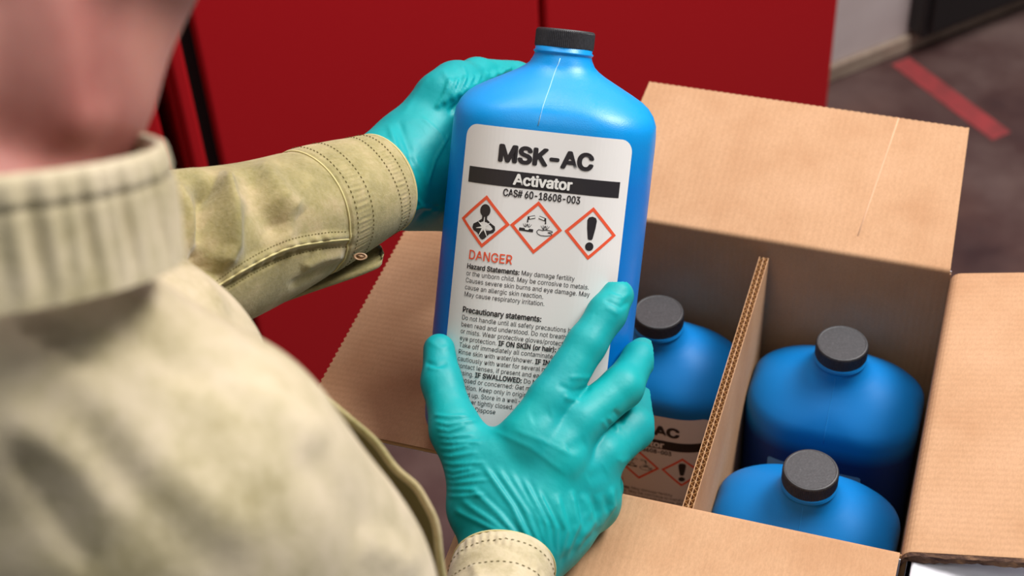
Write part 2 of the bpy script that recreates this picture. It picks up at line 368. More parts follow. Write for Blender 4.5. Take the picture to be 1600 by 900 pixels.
# ---------------------------------------------------------------- glyphs (outlines of a plain sans-serif)
GL = {"#":[440,["242,0 326,509 377,509 294,0"],["10,140 19,192 400,192 391,140"],["64,0 147,509 198,509 115,0"],["40,316 49,368 429,368 421,316"]],"(":[273,["89,207 94,283 119,403 145,477 177,539 236,539 204,466 179,390 156,276 151,207 160,115 188,16 236,-96 177,-96 150,-46 111,55 99,106"]],")":[273,["37,-96 72,-18 97,52 113,116 122,207 117,276 104,351 82,428 54,503 37,539 97,539 128,477 154,403 173,323 184,207 174,104 161,53 123,-47 97,-96"]],",":[188,["38,-119 68,71 137,71 84,-119"]],"-":[453,["337,244 337,188 114,188 114,244"]],".":[188,["95,-4 73,1 63,9 55,18 50,41 55,64 63,73 73,81 95,87 118,81 128,73 140,53 141,41 140,29 128,9 118,1"]],"/":[249,["235,533 71,-76 14,-76 178,533"]],"0":[453,["227,-7 191,-3 158,7 130,24 105,48 85,77 57,155 48,254 57,353 85,431 106,461 130,484 159,502 191,512 227,516 262,512 295,502 348,461 368,431 396,353 405,254 396,155 368,77 348,48 323,24 295,7 263,-3","227,50 250,52 271,60 306,92 320,116 338,176 344,254 338,332 320,393 290,435 271,449 227,460 182,449 147,416 123,365 115,332 109,254 115,176 123,144 147,92 182,60 203,52"]],"1":[453,["76,0 76,55 391,55 391,0"],["276,509 276,0 212,0 209,448 86,358 86,427 198,509"]],"3":[453,["218,-7 159,1 108,22 70,57 57,79 44,132 109,132 112,115 126,87 150,66 165,59 219,50 258,55 291,69 315,93 323,108 328,125 328,163 306,211 275,234 254,241 229,246 157,248 157,299 288,452 70,452 70,509 372,509 372,461 211,278 211,289 279,286 308,276 354,244 371,222 391,173 393,145 383,90 354,45 309,12 251,-5"]],"6":[453,["226,-7 168,3 119,31 100,51 84,74 73,101 66,130 65,187 80,239 112,302 252,509 322,509 151,261 145,261 157,279 174,295 208,311 235,314 265,312 316,295 355,262 370,240 387,187 387,127 368,73 352,50 310,14 257,-4","226,48 263,55 293,73 322,119 327,157 322,196 293,241 263,259 226,265 207,264 174,252 148,229 131,197 125,158 131,119 148,86 160,73 190,55"]],"8":[453,["226,-7 163,1 111,25 74,62 62,84 54,109 52,135 53,156 65,195 87,228 117,252 153,265 109,289 80,330 70,380 79,429 90,450 124,485 170,508 226,516 282,508 328,485 346,469 373,429 382,380 372,330 343,289 300,265 335,252 365,228 395,176 401,135 391,84 362,42 317,11 259,-5","226,49 248,50 285,60 313,79 331,106 337,139 330,173 312,202 283,223 265,230 226,235 187,230 169,223 140,202 122,173 115,139 121,106 139,79 167,60","226,290 260,294 298,318 314,344 319,376 308,420 288,442 260,455 226,460 192,455 164,442 138,407 133,376 138,344 154,318 193,294"]],":":[188,["95,-4 73,1 63,9 55,18 50,41 55,64 63,73 73,81 95,87 118,81 128,73 140,53 141,41 140,29 128,9 118,1"],["95,271 83,272 63,284 55,294 50,316 55,339 63,349 95,362 128,349 140,328 141,316 140,304 128,284 107,272"]],"A":[480,["16,0 201,509 276,509 463,0 395,0 287,302 244,438 232,478 245,478 213,371 85,0","110,142 110,199 370,199 370,142"]],"C":[510,["267,-7 225,-3 186,7 150,25 119,49 92,79 70,115 53,157 40,254 53,352 70,393 92,429 119,459 150,484 186,501 225,512 267,516 317,511 383,485 435,438 459,397 473,348 408,348 389,395 357,428 315,449 267,456 209,445 161,414 125,364 113,332 103,254 106,213 113,177 141,117 161,94 210,63 267,53 300,56 330,65 369,90 397,128 408,160 473,160 459,112 448,91 420,53 402,38 363,13 341,5 293,-6"]],"D":[502,["219,0 96,0 96,57 254,60 318,81 343,99 379,149 397,216 399,255 390,329 364,388 320,428 291,441 221,452 93,452 93,509 273,505 315,495 353,478 385,455 412,426 433,391 449,351 462,255 449,159 433,119 411,83 384,54 351,31 312,14 268,3"],["125,509 125,0 60,0 60,509"]],"E":[419,["60,0 60,509 372,509 372,452 125,452 125,286 355,286 355,229 125,229 125,57 375,57 375,0"]],"F":[410,["60,0 60,509 369,509 369,452 125,452 125,278 346,278 346,221 125,221 125,0"]],"G":[520,["269,-7 225,-3 185,7 149,25 118,49 91,79 69,116 53,157 43,203 40,254 43,305 53,352 69,393 91,429 117,459 149,484 184,501 223,512 265,516 316,510 340,504 384,483 436,436 460,395 474,349 408,349 387,393 368,417 330,443 283,455 236,453 183,432 141,392 125,364 113,332 103,254 113,177 141,117 184,76 210,63 238,56 296,55 322,61 365,85 382,102 407,147 415,202 434,199 283,199 283,256 478,256 478,200 475,160 466,124 451,91 431,62 406,38 377,19 308,-4"]],"H":[517,["60,0 60,509 125,509 125,289 392,289 392,509 457,509 457,0 392,0 392,232 125,232 125,0"]],"I":[300,["31,0 31,57 118,57 118,452 31,452 31,509 269,509 269,452 183,452 183,57 269,57 269,0"]],"K":[467,["104,145 104,216 174,303 364,509 448,509"],["60,0 60,509 125,509 125,334 125,0"],["372,0 188,259 228,309 449,0"]],"L":[393,["60,0 60,509 125,509 125,57 361,57 361,0"]],"M":[628,["60,0 60,509 152,509 284,170 322,49 307,49 349,179 476,509 568,509 568,0 504,0 507,443 507,457 513,457 456,291 342,0 286,0 170,291 112,457 119,457 121,386 122,0"]],"N":[523,["60,0 60,509 136,509 363,151 414,55 405,54 399,142 399,509 463,509 463,0 387,0 168,346 108,452 119,454 125,313 125,0"]],"O":[533,["267,-7 225,-3 186,7 150,25 119,49 92,79 70,115 53,157 40,254 53,352 70,393 92,429 119,459 150,484 186,501 225,512 267,516 309,512 348,501 384,484 415,459 442,429 464,393 480,352 490,305 493,254 490,203 480,157 464,115 442,79 415,49 384,25 348,7 309,-3","267,53 296,55 324,63 349,76 392,116 420,176 428,213 430,254 428,295 420,332 408,365 392,392 372,415 324,446 267,456 237,453 184,433 161,415 142,392 125,364 113,332 103,254 113,176 125,144 142,117 161,94 184,76 237,55"]],"P":[445,["60,0 60,509 235,509 305,499 332,487 356,471 390,430 407,377 407,318 390,265 375,243 356,223 305,195 235,186 109,186 109,242 233,242 279,248 312,266 324,279 343,328 343,367 333,402 324,416 297,439 257,451 125,452 125,0"]],"R":[449,["60,0 60,509 236,509 305,500 333,489 376,455 390,433 407,381 407,323 401,296 376,250 333,217 305,206 236,198 96,198 96,255 234,255 280,260 298,267 325,287 334,300 344,333 344,371 334,405 325,419 298,440 258,451 125,452 125,0"],["353,0 230,229 303,229 428,0"]],"S":[447,["224,-9 156,-1 102,23 81,40 51,83 38,137 104,137 114,102 123,88 150,66 185,53 246,50 286,60 317,79 329,92 344,122 346,139 340,168 322,189 296,205 184,239 112,269 86,289 67,313 56,341 52,372 54,400 62,425 92,468 113,484 165,508 195,514 259,514 316,498 360,468 390,427 401,378 337,378 332,402 320,421 302,437 280,449 254,456 204,457 167,448 139,430 129,418 121,405 115,376 122,345 142,324 169,308 312,264 359,238 395,198 407,161 408,139 399,87 370,43 349,25 294,0"]],"T":[449,["32,452 32,509 417,509 417,452 257,452 257,0 193,0 193,452"]],"W":[686,["155,0 16,509 82,509 172,162 197,40 189,40 203,111 306,509 380,509 490,76 497,40 488,40 506,128 603,509 670,509 530,0 455,0 362,345 336,475 350,475 330,371 230,0"]],"Y":[472,["203,0 203,208 16,509 91,509 203,327 231,274 250,230 224,230 260,310 381,509 455,509 268,208 268,0"]],"a":[389,["160,-9 115,-3 76,15 60,29 38,63 30,108 36,146 43,161 78,193 125,211 247,229 271,240 276,255 272,285 251,315 212,330 163,327 127,309 110,292 100,274 41,291 64,331 95,358 133,375 173,383 208,384 271,369 300,350 322,320 330,301 337,251 337,0 277,0 277,52 272,52 252,25 229,8 199,-4","170,45 211,51 242,68 263,93 274,122 276,190 251,180 191,170 147,163 122,153 103,139 93,118 96,82 109,64 142,48"]],"b":[424,["229,-8 208,-7 172,4 147,21 118,59 112,59 112,0 53,0 53,509 114,509 114,319 158,364 188,379 229,384 259,382 313,361 354,320 370,293 388,227 388,151 370,84 355,57 336,34 288,3 260,-6","220,47 262,55 294,80 316,117 323,139 328,189 323,239 307,281 295,298 262,322 220,330 178,322 161,312 134,282 118,241 113,189 114,162 125,115 147,78 179,55"]],"c":[396,["207,-8 174,-5 117,16 72,58 44,116 34,187 44,260 56,291 72,318 93,341 144,374 174,382 226,384 276,371 305,356 330,335 349,308 362,277 303,262 290,289 270,311 242,325 207,330 184,328 145,310 130,296 108,258 96,187 102,139 118,97 130,80 163,55 207,46 253,55 271,66 292,89 304,117 363,102 341,56 306,21 261,-1"]],"d":[424,["195,-8 165,-6 111,16 70,57 43,116 36,151 36,227 43,261 70,320 112,361 165,382 218,383 253,373 278,355 306,319 311,319 311,509 372,509 372,0 313,0 313,59 307,59 287,31 266,12 236,-3","205,47 246,55 278,78 299,115 312,189 300,263 278,299 246,322 205,330 162,322 130,298 108,261 96,189 102,139 118,97 130,80 162,55"]],"e":[404,["212,-8 145,3 117,16 92,35 72,58 44,116 34,187 36,224 55,290 71,317 115,359 172,382 246,380 303,355 347,305 365,256 371,169 75,169 75,221 338,221 310,202 298,269 277,301 263,314 227,328 205,330 164,323 131,301 119,286 109,270 97,231 96,178 102,127 121,88 151,61 190,48 227,47 254,53 276,65 294,82 306,105 365,91 358,72 335,39 302,14 261,-3"]],"f":[254,["228,379 228,327 6,327 6,379"],["81,0 81,432 87,470 107,499 135,519 152,525 201,530 238,523 243,521 227,468 202,474 178,472 164,468 147,449 142,419 142,0"]],"g":[425,["207,-151 156,-146 114,-132 82,-110 51,-69 101,-41 131,-74 169,-93 207,-97 236,-95 261,-87 282,-75 298,-58 308,-34 311,68 306,68 287,41 266,23 236,10 195,5 138,14 90,43 55,90 43,120 36,154 36,229 43,263 71,320 112,361 166,382 196,384 218,383 253,373 279,356 308,319 313,319 313,379 372,379 372,-9 363,-67 334,-109 314,-124 265,-144","205,59 246,66 278,87 300,121 307,142 312,193 307,242 291,283 279,299 247,322 205,330 163,322 130,298 118,282 102,241 96,193 102,144 118,104 131,88 163,66"]],"h":[410,["114,227 114,0 53,0 53,509 114,509 114,287 102,287 132,344 152,362 200,382 227,384 252,383 295,369 328,340 350,298 357,240 357,0 296,0 296,235 286,286 273,304 256,318 210,329 192,328 161,317 147,308 126,283 115,248"]],"i":[167,["53,0 53,379 114,379 114,0"],["84,443 73,444 54,455 41,483 47,504 54,512 84,524 114,512 121,504 126,483 125,472 114,455 105,448"]],"k":[381,["110,137 110,212 121,212 284,379 360,379 184,199 177,199"],["53,0 53,509 114,509 114,0"],["294,0 148,186 191,229 372,0"]],"l":[189,["139,-2 112,0 74,20 62,37 53,84 53,509 114,509 114,83 120,62 135,53 170,54 181,3"]],"m":[610,["53,0 53,379 112,379 112,295 108,295 122,331 144,358 187,382 219,386 268,375 287,361 303,342 321,295 312,295 326,329 364,366 417,385 458,385 497,372 529,346 550,307 557,255 557,0 496,0 493,279 473,313 438,329 419,330 387,326 363,312 345,290 336,263 335,0 274,0 272,280 265,297 238,322 199,330 158,320 145,312 126,289 115,257 114,0"]],"n":[410,["114,227 114,0 53,0 53,379 112,379 112,287 102,287 132,344 152,362 200,382 227,384 252,383 295,369 328,340 350,298 357,240 357,0 296,0 296,235 286,286 273,304 256,318 210,329 192,328 161,317 147,308 126,283 115,248"]],"o":[415,["207,-8 174,-5 117,16 72,58 44,116 34,187 44,260 72,318 117,360 144,374 174,382 207,384 241,382 271,374 299,360 323,341 343,318 371,260 379,225 381,187 379,150 371,116 359,85 323,35 299,16 271,3","207,46 252,55 285,80 298,97 314,139 319,187 314,236 298,278 285,296 252,321 207,330 163,321 130,296 108,258 96,187 108,117 130,80 163,55"]],"p":[424,["53,-143 53,379 112,379 112,319 118,319 137,346 158,364 188,379 229,384 259,382 287,374 313,361 354,320 370,293 388,227 388,151 381,116 370,84 336,34 313,16 260,-6 208,-7 189,-3 159,12 114,59 114,-143","220,47 262,55 294,80 316,117 323,139 328,189 323,239 307,281 295,298 262,322 220,330 178,322 161,312 134,282 118,241 113,189 114,162 125,115 147,78 179,55"]],"q":[424,["372,-143 311,-143 311,59 306,59 277,21 236,-3 195,-8 165,-6 137,3 111,16 89,34 55,84 43,116 34,189 36,227 55,293 70,320 112,361 165,382 218,383 253,373 267,364 307,319 313,319 313,379 372,379","205,47 246,55 278,78 299,115 312,189 300,263 278,299 246,322 205,330 162,322 130,298 108,261 96,189 102,139 118,97 130,80 162,55"]],"r":[259,["53,0 53,379 112,379 115,321 137,354 171,377 191,383 243,384 243,322 207,326 174,321 146,306 126,284 115,254 114,237 114,0"]],"s":[365,["182,-8 133,-3 93,12 76,24 50,54 36,94 94,107 101,87 124,60 141,52 181,45 227,53 258,74 268,103 262,126 254,136 229,150 149,170 92,192 72,208 58,227 50,249 49,295 65,332 79,347 95,360 137,378 187,384 234,379 271,363 299,339 324,290 268,277 254,304 228,325 210,331 166,331 147,326 119,305 111,292 109,277 115,253 136,235 261,200 287,187 320,153 331,107 323,65 298,31 260,6 210,-7"]],"t":[227,["204,379 204,327 6,327 6,379"],["65,471 126,471 126,98 130,70 144,55 156,51 202,54 213,2 168,-4 113,7 92,21 77,41 68,64"]],"u":[410,["182,-5 135,2 97,23 69,59 60,82 53,139 53,379 114,379 114,144 116,117 124,94 137,75 154,61 175,53 218,51 263,71 283,97 295,132 296,379 357,379 357,0 298,0 298,92 307,92 294,60 277,35 257,17 209,-3"]],"v":[389,["163,0 17,379 84,379 173,132 206,21 184,21 216,132 305,379 371,379 226,0"]],"w":[567,["138,0 23,379 87,379 161,107 175,41 165,41 192,163 252,379 316,379 382,136 402,41 391,41 413,135 480,379 545,379 429,0 368,0 309,207 277,338 291,338 199,0"]],"x":[379,["21,0 171,218 171,171 29,379 100,379 207,206 175,206 233,306 282,379 352,379 209,169 209,214 358,0 287,0 173,182 205,182 160,103 91,0"]],"y":[389,["47,-139 61,-86 94,-90 122,-81 145,-51 163,-1 17,379 84,379 173,132 206,21 184,21 190,42 216,132 305,379 371,379 196,-77 177,-107 139,-136 91,-145"]],"z":[380,["42,0 42,46 254,320 48,323 48,379 333,379 333,331 126,56 339,56 339,0"]]," ":[188]}
def text_mesh(lines, bold=0.0):
    """lines: (string, x, baseline y, size, x-scale) in metres, y down from the label's top edge; returns verts (x, y), faces"""
    VV = []; f = []; nv = 0
    for lay in range(4):               # strokes that overlap inside one letter are filled apart
        cu = bpy.data.curves.new('t', 'CURVE'); cu.dimensions = '2D'; cu.fill_mode = 'BOTH'
        for st, x, y, size, xs in lines:
            k = size/1000
            for ch in st:
                g = GL.get(ch) or GL['.']
                for l in (g[1+lay] if len(g) > 1+lay else []):
                    p = [tuple(map(int, a.split(','))) for a in l.split()]
                    sp = cu.splines.new('POLY'); sp.points.add(len(p)-1); sp.use_cyclic_u = True
                    for q, (a, b) in zip(sp.points, p): q.co = (x+a*k*xs, y+b*k, 0, 1)
                x += g[0]*k*xs
        if len(cu.splines):
            o = bpy.data.objects.new('t', cu); COL.objects.link(o)
            me = bpy.data.meshes.new_from_object(o.evaluated_get(bpy.context.evaluated_depsgraph_get()))
            VV.append(np.array([(p.co[0], p.co[1], lay*4e-6) for p in me.vertices])); f += [tuple(i+nv for i in p.vertices) for p in me.polygons]; nv += len(VV[-1])
            bpy.data.objects.remove(o); bpy.data.meshes.remove(me)
    v = np.concatenate(VV)
    if bold:
        V = []; F = []
        for n_c, (dx, dy) in enumerate([(0, 0)]+[(bold*math.cos(k_*math.pi/6), bold*.75*math.sin(k_*math.pi/6)) for k_ in range(12)]):
            F += [tuple(i+len(V)*len(v) for i in q) for q in f]; V.append(v+np.array([dx, dy, n_c*1.2e-5]))
        v = np.concatenate(V); f = F
    return v, f
def width(st): return sum((GL.get(c) or GL['.'])[0] for c in st)/1000

# ---------------------------------------------------------------- bottles
HX, HY, RX, RY, ZS = .064, .046, .042, .033, .216
NC, NS = 16, 5
def ring(hx, hy, rx, ry, z):
    rx = min(rx, hx*.965); ry = min(ry, hy*.965); pts = []
    cs = [(hx-rx, hy-ry, 0), (-(hx-rx), hy-ry, 90), (-(hx-rx), -(hy-ry), 180), (hx-rx, -(hy-ry), 270)]
    for k, (cx, cy, a0) in enumerate(cs):
        for i in range(NC+1):
            a = R(a0+90*i/NC); pts.append((cx+rx*math.cos(a), cy+ry*math.sin(a), z))
        nx_ = cs[(k+1) % 4]; p = pts[-1]; a = R(nx_[2]); q = (nx_[0]+rx*math.cos(a), nx_[1]+ry*math.sin(a))
        for i in range(1, NS): t = i/NS; pts.append((p[0]+(q[0]-p[0])*t, p[1]+(q[1]-p[1])*t, z))
    return pts
_c = [(0.0, HY, 0.0, 1.0)]                                  # front outline: x, depth, normal
for i in range(61):
    a = math.pi/2*i/60; nn_x, nn_y = math.sin(a)/RX, math.cos(a)/RY; l_ = math.hypot(nn_x, nn_y)
    _c.append((HX-RX+RX*math.sin(a), HY-RY+RY*math.cos(a), nn_x/l_, nn_y/l_))
_c = np.array(_c); _s = np.concatenate([[0], np.cumsum(np.hypot(np.diff(_c[:, 0]), np.diff(_c[:, 1])))])
def wrap(s_, lift):
    """a point at arc length s_ from the middle of the front, lifted off the plastic"""
    sg = 1 if s_ >= 0 else -1; x, y, nx_, ny_ = [np.interp(abs(s_), _s, _c[:, k]) for k in range(4)]
    return sg*(x+lift*nx_), -(y+lift*ny_)
def bottle_parts(parent, plastic, mats_cap, bend=0.0, foot=0.0):
    secs = []
    for z, ins in ((.0032, .010), (.0008, .007), (0, .0055)): pass
    for z, d in ((.004, .020), (.0012, .012), (0, .0075), (.0012, .0040), (.004, .0018), (.0085, .0005), (.014, 0), (.06, 0), (.12, 0), (.18, 0), (ZS-.008, 0), (ZS-.002, .0002)):
        secs.append((HX-d, HY-d, RX, RY, z+(foot if z < .02 else 0)))
    for hx, dz_ in ((.0632, .004), (.0610, .0093), (.0575, .0140), (.0530, .0176), (.046, .0215), (.036, .0266), (.028, .0308), (.0235, .0337), (.0207, .0363), (.0188, .0398)):
        hy = .0188+(HY-.003-.0188)*((hx-.0188)/(HX-.0188))**1.25+.003*max(0, 1-(HX-hx)/.006); t = (HX-hx)/(HX-.0188); k = min(1, (t*3.2)**.8); secs.append((hx, hy, min(hx, RX+(hx-RX)*k), min(hy, RY+(hy-RY)*k), ZS+dz_))
    for r_, dz_ in ((.0182, .0415), (.0182, .0425), (.0190, .0431), (.0190, .0439), (.0181, .0445), (.0181, .0530)):
        secs.append((r_, r_, r_, r_, ZS+dz_))
    v = []; f = []
    for s_ in secs: v += ring(*s_)
    n = len(ring(*secs[0]))
    for i in range(len(secs)-1):
        for j in range(n): a = i*n+j; b = i*n+(j+1) % n; f.append((a, b, b+n, a+n))
    f.append(tuple(range(n-1, -1, -1))); f.append(tuple((len(secs)-1)*n+j for j in range(n)))
    o = obj('body', v, f, MT(plastic), parent, smooth=True)
    # mould seam down the middle of front and back shoulder
    for sg in (-1, 1):
        pts = []
        for hx, hy, _a, _b, z in secs[11:22]:
            pts.append((-.0085*((22-11-len(pts))/11.0)*bend*(sg < 0), sg*(hy+.00005), z))
        m = MB(); m.tube(pts, .00032, 6); m.build('mould_seam', MT(mSeam if bend else mSeamS), parent, smooth=True)
    # cap: ribbed skirt, rounded top edge
    v = []; f = []; nr = 96*2; z0 = ZS+.0465
    prof = [(.0172, 0, 0), (.0184, 0, .3), (.0186, .0006, 1), (.0186, .0098, 1), (.0184, .0106, .3), (.0179, .0113, 0), (.0170, .0115, 0), (.0165, .0113, 0), (.006, .0113, 0)]
    for r_, z, k in prof:
        for j in range(nr):
            rr = r_+(.00022*k if j % 2 else -.00022*k); a = 2*math.pi*j/nr; v.append((rr*math.cos(a), rr*math.sin(a), z0+z))
    for i in range(len(prof)-1):
        for j in range(nr): a = i*nr+j; b = i*nr+(j+1) % nr; f.append((a, b, b+nr, a+nr))
    f.append(tuple(range(nr-1, -1, -1))); f.append(tuple((len(prof)-1)*nr+j for j in range(nr)))
    obj('cap', v, f, MT(mCap), parent, label='black ribbed screw cap')
    return o
S_ = .985; LX0, LTOP, LW, LH = -.0545, ZS-.0052, .1060, .190
def place(v, lift, mirror=False):
    out = []
    for p_ in v:
        x, y = p_[:2]; X, Y = wrap(LX0+x, lift+(p_[2] if len(p_) > 2 else 0)); out.append((X, Y, LTOP-y))
    return out
def grid_rounded(w, h, r, nx_=48, ny_=8):
    """rounded rectangle as a polygon strip mesh following x columns"""
    v = []; f = []
    for i in range(nx_+1):
        x = w*(1-math.cos(math.pi*i/nx_))/2
        d = 0
        if x < r: d = r-math.sqrt(max(0, r*r-(r-x)**2))
        if x > w-r: d = r-math.sqrt(max(0, r*r-(x-w+r)**2))
        v += [(x, d), (x, h-d)]
    for i in range(nx_): a = i*2; f.append((a, a+1, a+3, a+2))
    return v, f
def label_parts(parent, full=True):
    v, f = grid_rounded(LW, LH, .008)
    lab = obj('label', place(v, .00025), f, MT(mLab), parent, label='white paper label printed in black and red')
    mm = lambda L: [(a, b*.001*S_, -c_*.001*S_, d, e_) for a, b, c_, d, e_ in L]
    def put(name, tv, tf, mat, par=lab, lift=.0004):
        v2 = [(x, -y, z) for x, y, z in tv]; return obj(name, place(v2, lift), tf, mat, par)
    def fit(st, x, y, wmm, cap, bold=0):      # size from cap height (glyph cap height 509/1000*size... ), x-scale from width
        size = cap*.001*S_/.509; xs = wmm*.001*S_/(width(st)*size); return (st, x*.001*S_, -y*.001*S_, size, xs)
    t, f_ = text_mesh([fit('MSK-AC', 23.8, 20.8, 59.5, 9.8)], .00088); put('product_name', t, f_, MT(mInk))
    bv = [((5.2+96.4*i/32)*.001*S_, y*.001*S_) for i in range(33) for y in (26.4, 36.4)]
    obj('black_band', place(bv, .0004), [(2*i, 2*i+1, 2*i+3, 2*i+2) for i in range(32)], MT(mInk), lab)
    t, f_ = text_mesh([fit('Activator', 35.1, 34.4, 36.5, 6.4)], .00042); put('white_lettering', t, f_, MT(mWhiteInk), lift=.0008)
    t, f_ = text_mesh([fit('CAS# 60-18608-003', 29.4, 42.2, 48.5, 4.4)], .00016); put('catalogue_number', t, f_, MT(mInk))
    for cx, kind in ((19.3, 0), (52.1, 1), (86.3, 2)):
        cy = 59.8; hx, hy, th = 16.4, 16.6, 1.9
        cr = ((1, 0), (0, 1), (-1, 0), (0, -1)); q = th*1.4; dv = []
        for i in range(40):
            (a0, b0), (a1, b1) = cr[i//10], cr[(i//10+1) % 4]; t = (i % 10)/10; a, b = a0+(a1-a0)*t, b0+(b1-b0)*t
            dv += [(cx+a*hx, cy+b*hy), (cx+a*(hx-q), cy+b*(hy-q))]
        pc = obj('hazard_diamond', place([(x*.001*S_, y*.001*S_) for x, y in dv], .0004), [(2*i, 2*i+1, (2*i+3) % 80, (2*i+2) % 80) for i in range(40)], MT(mRed), lab)
        b = MB(); wmb = MB()
        def poly(pts, mb=b, lift=.0004):
            mb.add(place([((cx+x)*.001*S_, (cy+y)*.001*S_) for x, y in pts], lift), [tuple(range(len(pts)))])
        def disc(x, y, rx, ry, mb=b, n=20): poly([(x+rx*math.cos(2*math.pi*i/n), y+ry*math.sin(2*math.pi*i/n)) for i in range(n)], mb)
        def bar(x0, y0, x1, y1, w, mb=b, lift=.0004, w2=None):
            dx, dy = x1-x0, y1-y0; l = math.hypot(dx, dy); nx_, ny_ = -dy/l*w/2, dx/l*w/2; q = 1 if w2 is None else w2/w
            poly([(x0+nx_, y0+ny_), (x1+nx_*q, y1+ny_*q), (x1-nx_*q, y1-ny_*q), (x0-nx_, y0-ny_)], mb, lift)
        if kind == 0:
            disc(0, -7.0, 3.4, 4.0); poly([(-1.6, -4.5), (1.6, -4.5), (1.7, -1), (-1.7, -1)])
            poly([(-1.7, -1.6), (1.7, -1.6), (4.5, .6), (7.2, 2.2), (7.6, 4.6), (6.6, 6.2), (4.0, 7.4), (1.2, 10.6), (-.2, 11.4), (-1.6, 10.6), (-4.0, 7.4), (-6.6, 6.2), (-7.6, 4.6), (-7.2, 2.2), (-4.5, .6)])
            for i in range(7):
                a = 2*math.pi*i/7-1.57; rr = 6.4 if i in (0, 3, 4) else 5.0
                bar(0, 3.4, rr*math.cos(a), 3.4+rr*math.sin(a), 1.5, wmb, .00055, .25)
        elif kind == 1:
            for sx in (-1, 1):
                bar(sx*1.2, -6.6, sx*5.6, -5.4, 2.0); bar(sx*1.3, -6.6, sx*4.6, -5.65, 1.1, wmb, .00055); bar(sx*5.4, -6.3, sx*5.6, -4.0, .7)
                disc(sx*5.6, -3.4+0, .45, .8); disc(sx*5.6, -1.0, .45, .8)
                for q in (-2.6, -1.3, 1.3, 2.6): bar(sx*5.6+q*.35, .9, sx*5.6+q*1.05, -2.4+abs(q)*.3, .55, w2=.2)
            bar(-10.4, 1.9, -1.6, 2.2, 1.9); poly([(-7.2, .5), (-4.0, .5), (-4.6, 2.0), (-6.6, 2.0)], wmb, .00055)
            hd = [(.6, 2.4), (1.8, 1.0), (4.2, 1.4), (6.4, .8), (10.2, 1.2), (10.6, 1.9), (7.6, 2.3), (10.4, 3.2), (10.0, 4.0), (6.6, 4.6), (3.4, 4.6), (1.4, 3.8)]
            for i in range(len(hd)): p, q = hd[i], hd[(i+1) % len(hd)]; bar(*p, *q, .45)
        else:
            poly([(-3.0, -8.2), (-2.2, -9.9), (0, -10.6), (2.2, -9.9), (3.0, -8.2), (2.6, -3.2), (1.5, 3.3), (.9, 4.0), (-.9, 4.0), (-1.5, 3.3), (-2.6, -3.2)]); disc(0, 8.2, 2.6, 2.7)
        b.build('hazard_symbol', MT(mInk), lab)
        if wmb.v: wmb.build('symbol_highlight', MT(mWhiteInk), lab)
    t, f_ = text_mesh([fit('DANGER', 11.0, 84.4, 28.6, 5.7)], .0001); put('red_lettering', t, f_, MT(mRed))
    if not full: return lab
    sz = 4.25*.001*S_/.72; 
    def wd_(st): return width(st)
    sz = .0059*S_; xsc = 78.5*.001*S_/(width('or the unborn child. May be corrosive to metals.')*sz)
    x0 = 10.6*.001*S_; reg = []; bold = []
    def line(y, parts, bsz=1.0):
        x = x0
        for st, b_ in parts:
            k = sz*(1.04 if b_ else 1); (bold if b_ else reg).append((st, x, -y*.001*S_, k*bsz, xsc*(1.02 if b_ else 1))); x += width(st)*k*bsz*xsc*(1.02 if b_ else 1)
    line(90.5, [('Hazard Statements: ', 1), ('May damage fertility', 0)])
    for i, st in enumerate(['or the unborn child. May be corrosive to metals.', 'Causes severe skin burns and eye damage. May', 'cause an allergic skin reaction.', 'May cause respiratory irritation.']): line(90.5+4.45*(i+1), [(st, 0)])
    line(118.4, [('Precautionary statements:', 1)], 1.12)
    body = [[('Do not handle until all safety precautions have', 0)], [('been read and understood. Do not breathe dust', 0)], [('or mists. Wear protective gloves/protective', 0)],
            [('eye protection. ', 0), ('IF ON SKIN (or hair): ', 1), ('Re', 0)], [('Take off immediately all contaminated c', 0)], [('Rinse skin with water/shower. ', 0), ('IF IN EYES:', 1)],
            [('cautiously with water for several minutes', 0)], [('contact lenses, if present and easy to', 0)], [('rinsing. ', 0), ('IF SWALLOWED: ', 1), ('Do NOT', 0)], [('exposed or concerned: Get medical', 0)],
            [('attention. Keep only in original', 0)], [('locked up. Store in a well-ventilated', 0)], [('container tightly closed. A', 0)], [('damage. Dispose', 0)]]
    for i, p in enumerate(body): line(123.3+4.42*i, p)
    reg.append(('g.', 93.4*.001*S_, -(160.2)*.001*S_, sz, xsc))
    for l_ in reg: t, f_ = text_mesh([l_]); put('small_print', t, f_, MT(mInk))
    for l_ in bold: t, f_ = text_mesh([l_], .00013); put('bold_print', t, f_, MT(mInk))
    return lab

BH = 1-.04-.274
stored = []
for i, (x, y, rz, lbl) in enumerate([(.0662, .2075, .02, 'capped blue bottle left of the divider, its white label partly hidden by the gloved fingers'),
                                     (.2018, .2095, -.02, 'capped blue bottle against the back wall of the carton, right of the divider'),
                                     (.2010, .0845, -.03, 'nearest capped blue bottle in the carton, behind the front flap')]):
    e = empty('chemical_bottle', (x, y, BH), (0, 0, rz), label=lbl, cat='bottle', group='blue bottles packed in the carton'); stored.append(e)
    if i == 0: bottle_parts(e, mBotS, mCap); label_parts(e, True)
    else:
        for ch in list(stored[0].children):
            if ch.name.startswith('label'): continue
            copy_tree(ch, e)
    if i == 1:
        v, f = grid_rounded(.070, .085, .003)
        vv = [(*wrap(-.040+a, .0003), ZS-.030-b) for a, b in v]
        lb = obj('label', vv, f, MT(mLab2), e, label='pale blue label on the lower front')
        t, f_ = text_mesh([('MSK-AC', .010, -.012, .016, 1.0)], .0006)
        obj('product_name', [(*wrap(-.040+a, .0005+c_), ZS-.030+b) for a, b, c_ in t], f_, MT(Mat('navy_ink', (30, 50, 90), .5)), lb)
bottom_support = .6705
m = MB(); m.box((.003, .003, .0075), (BW-.003, BD-.003, BH-.663)); m.build('base_pad', MT(mKraft), carton)

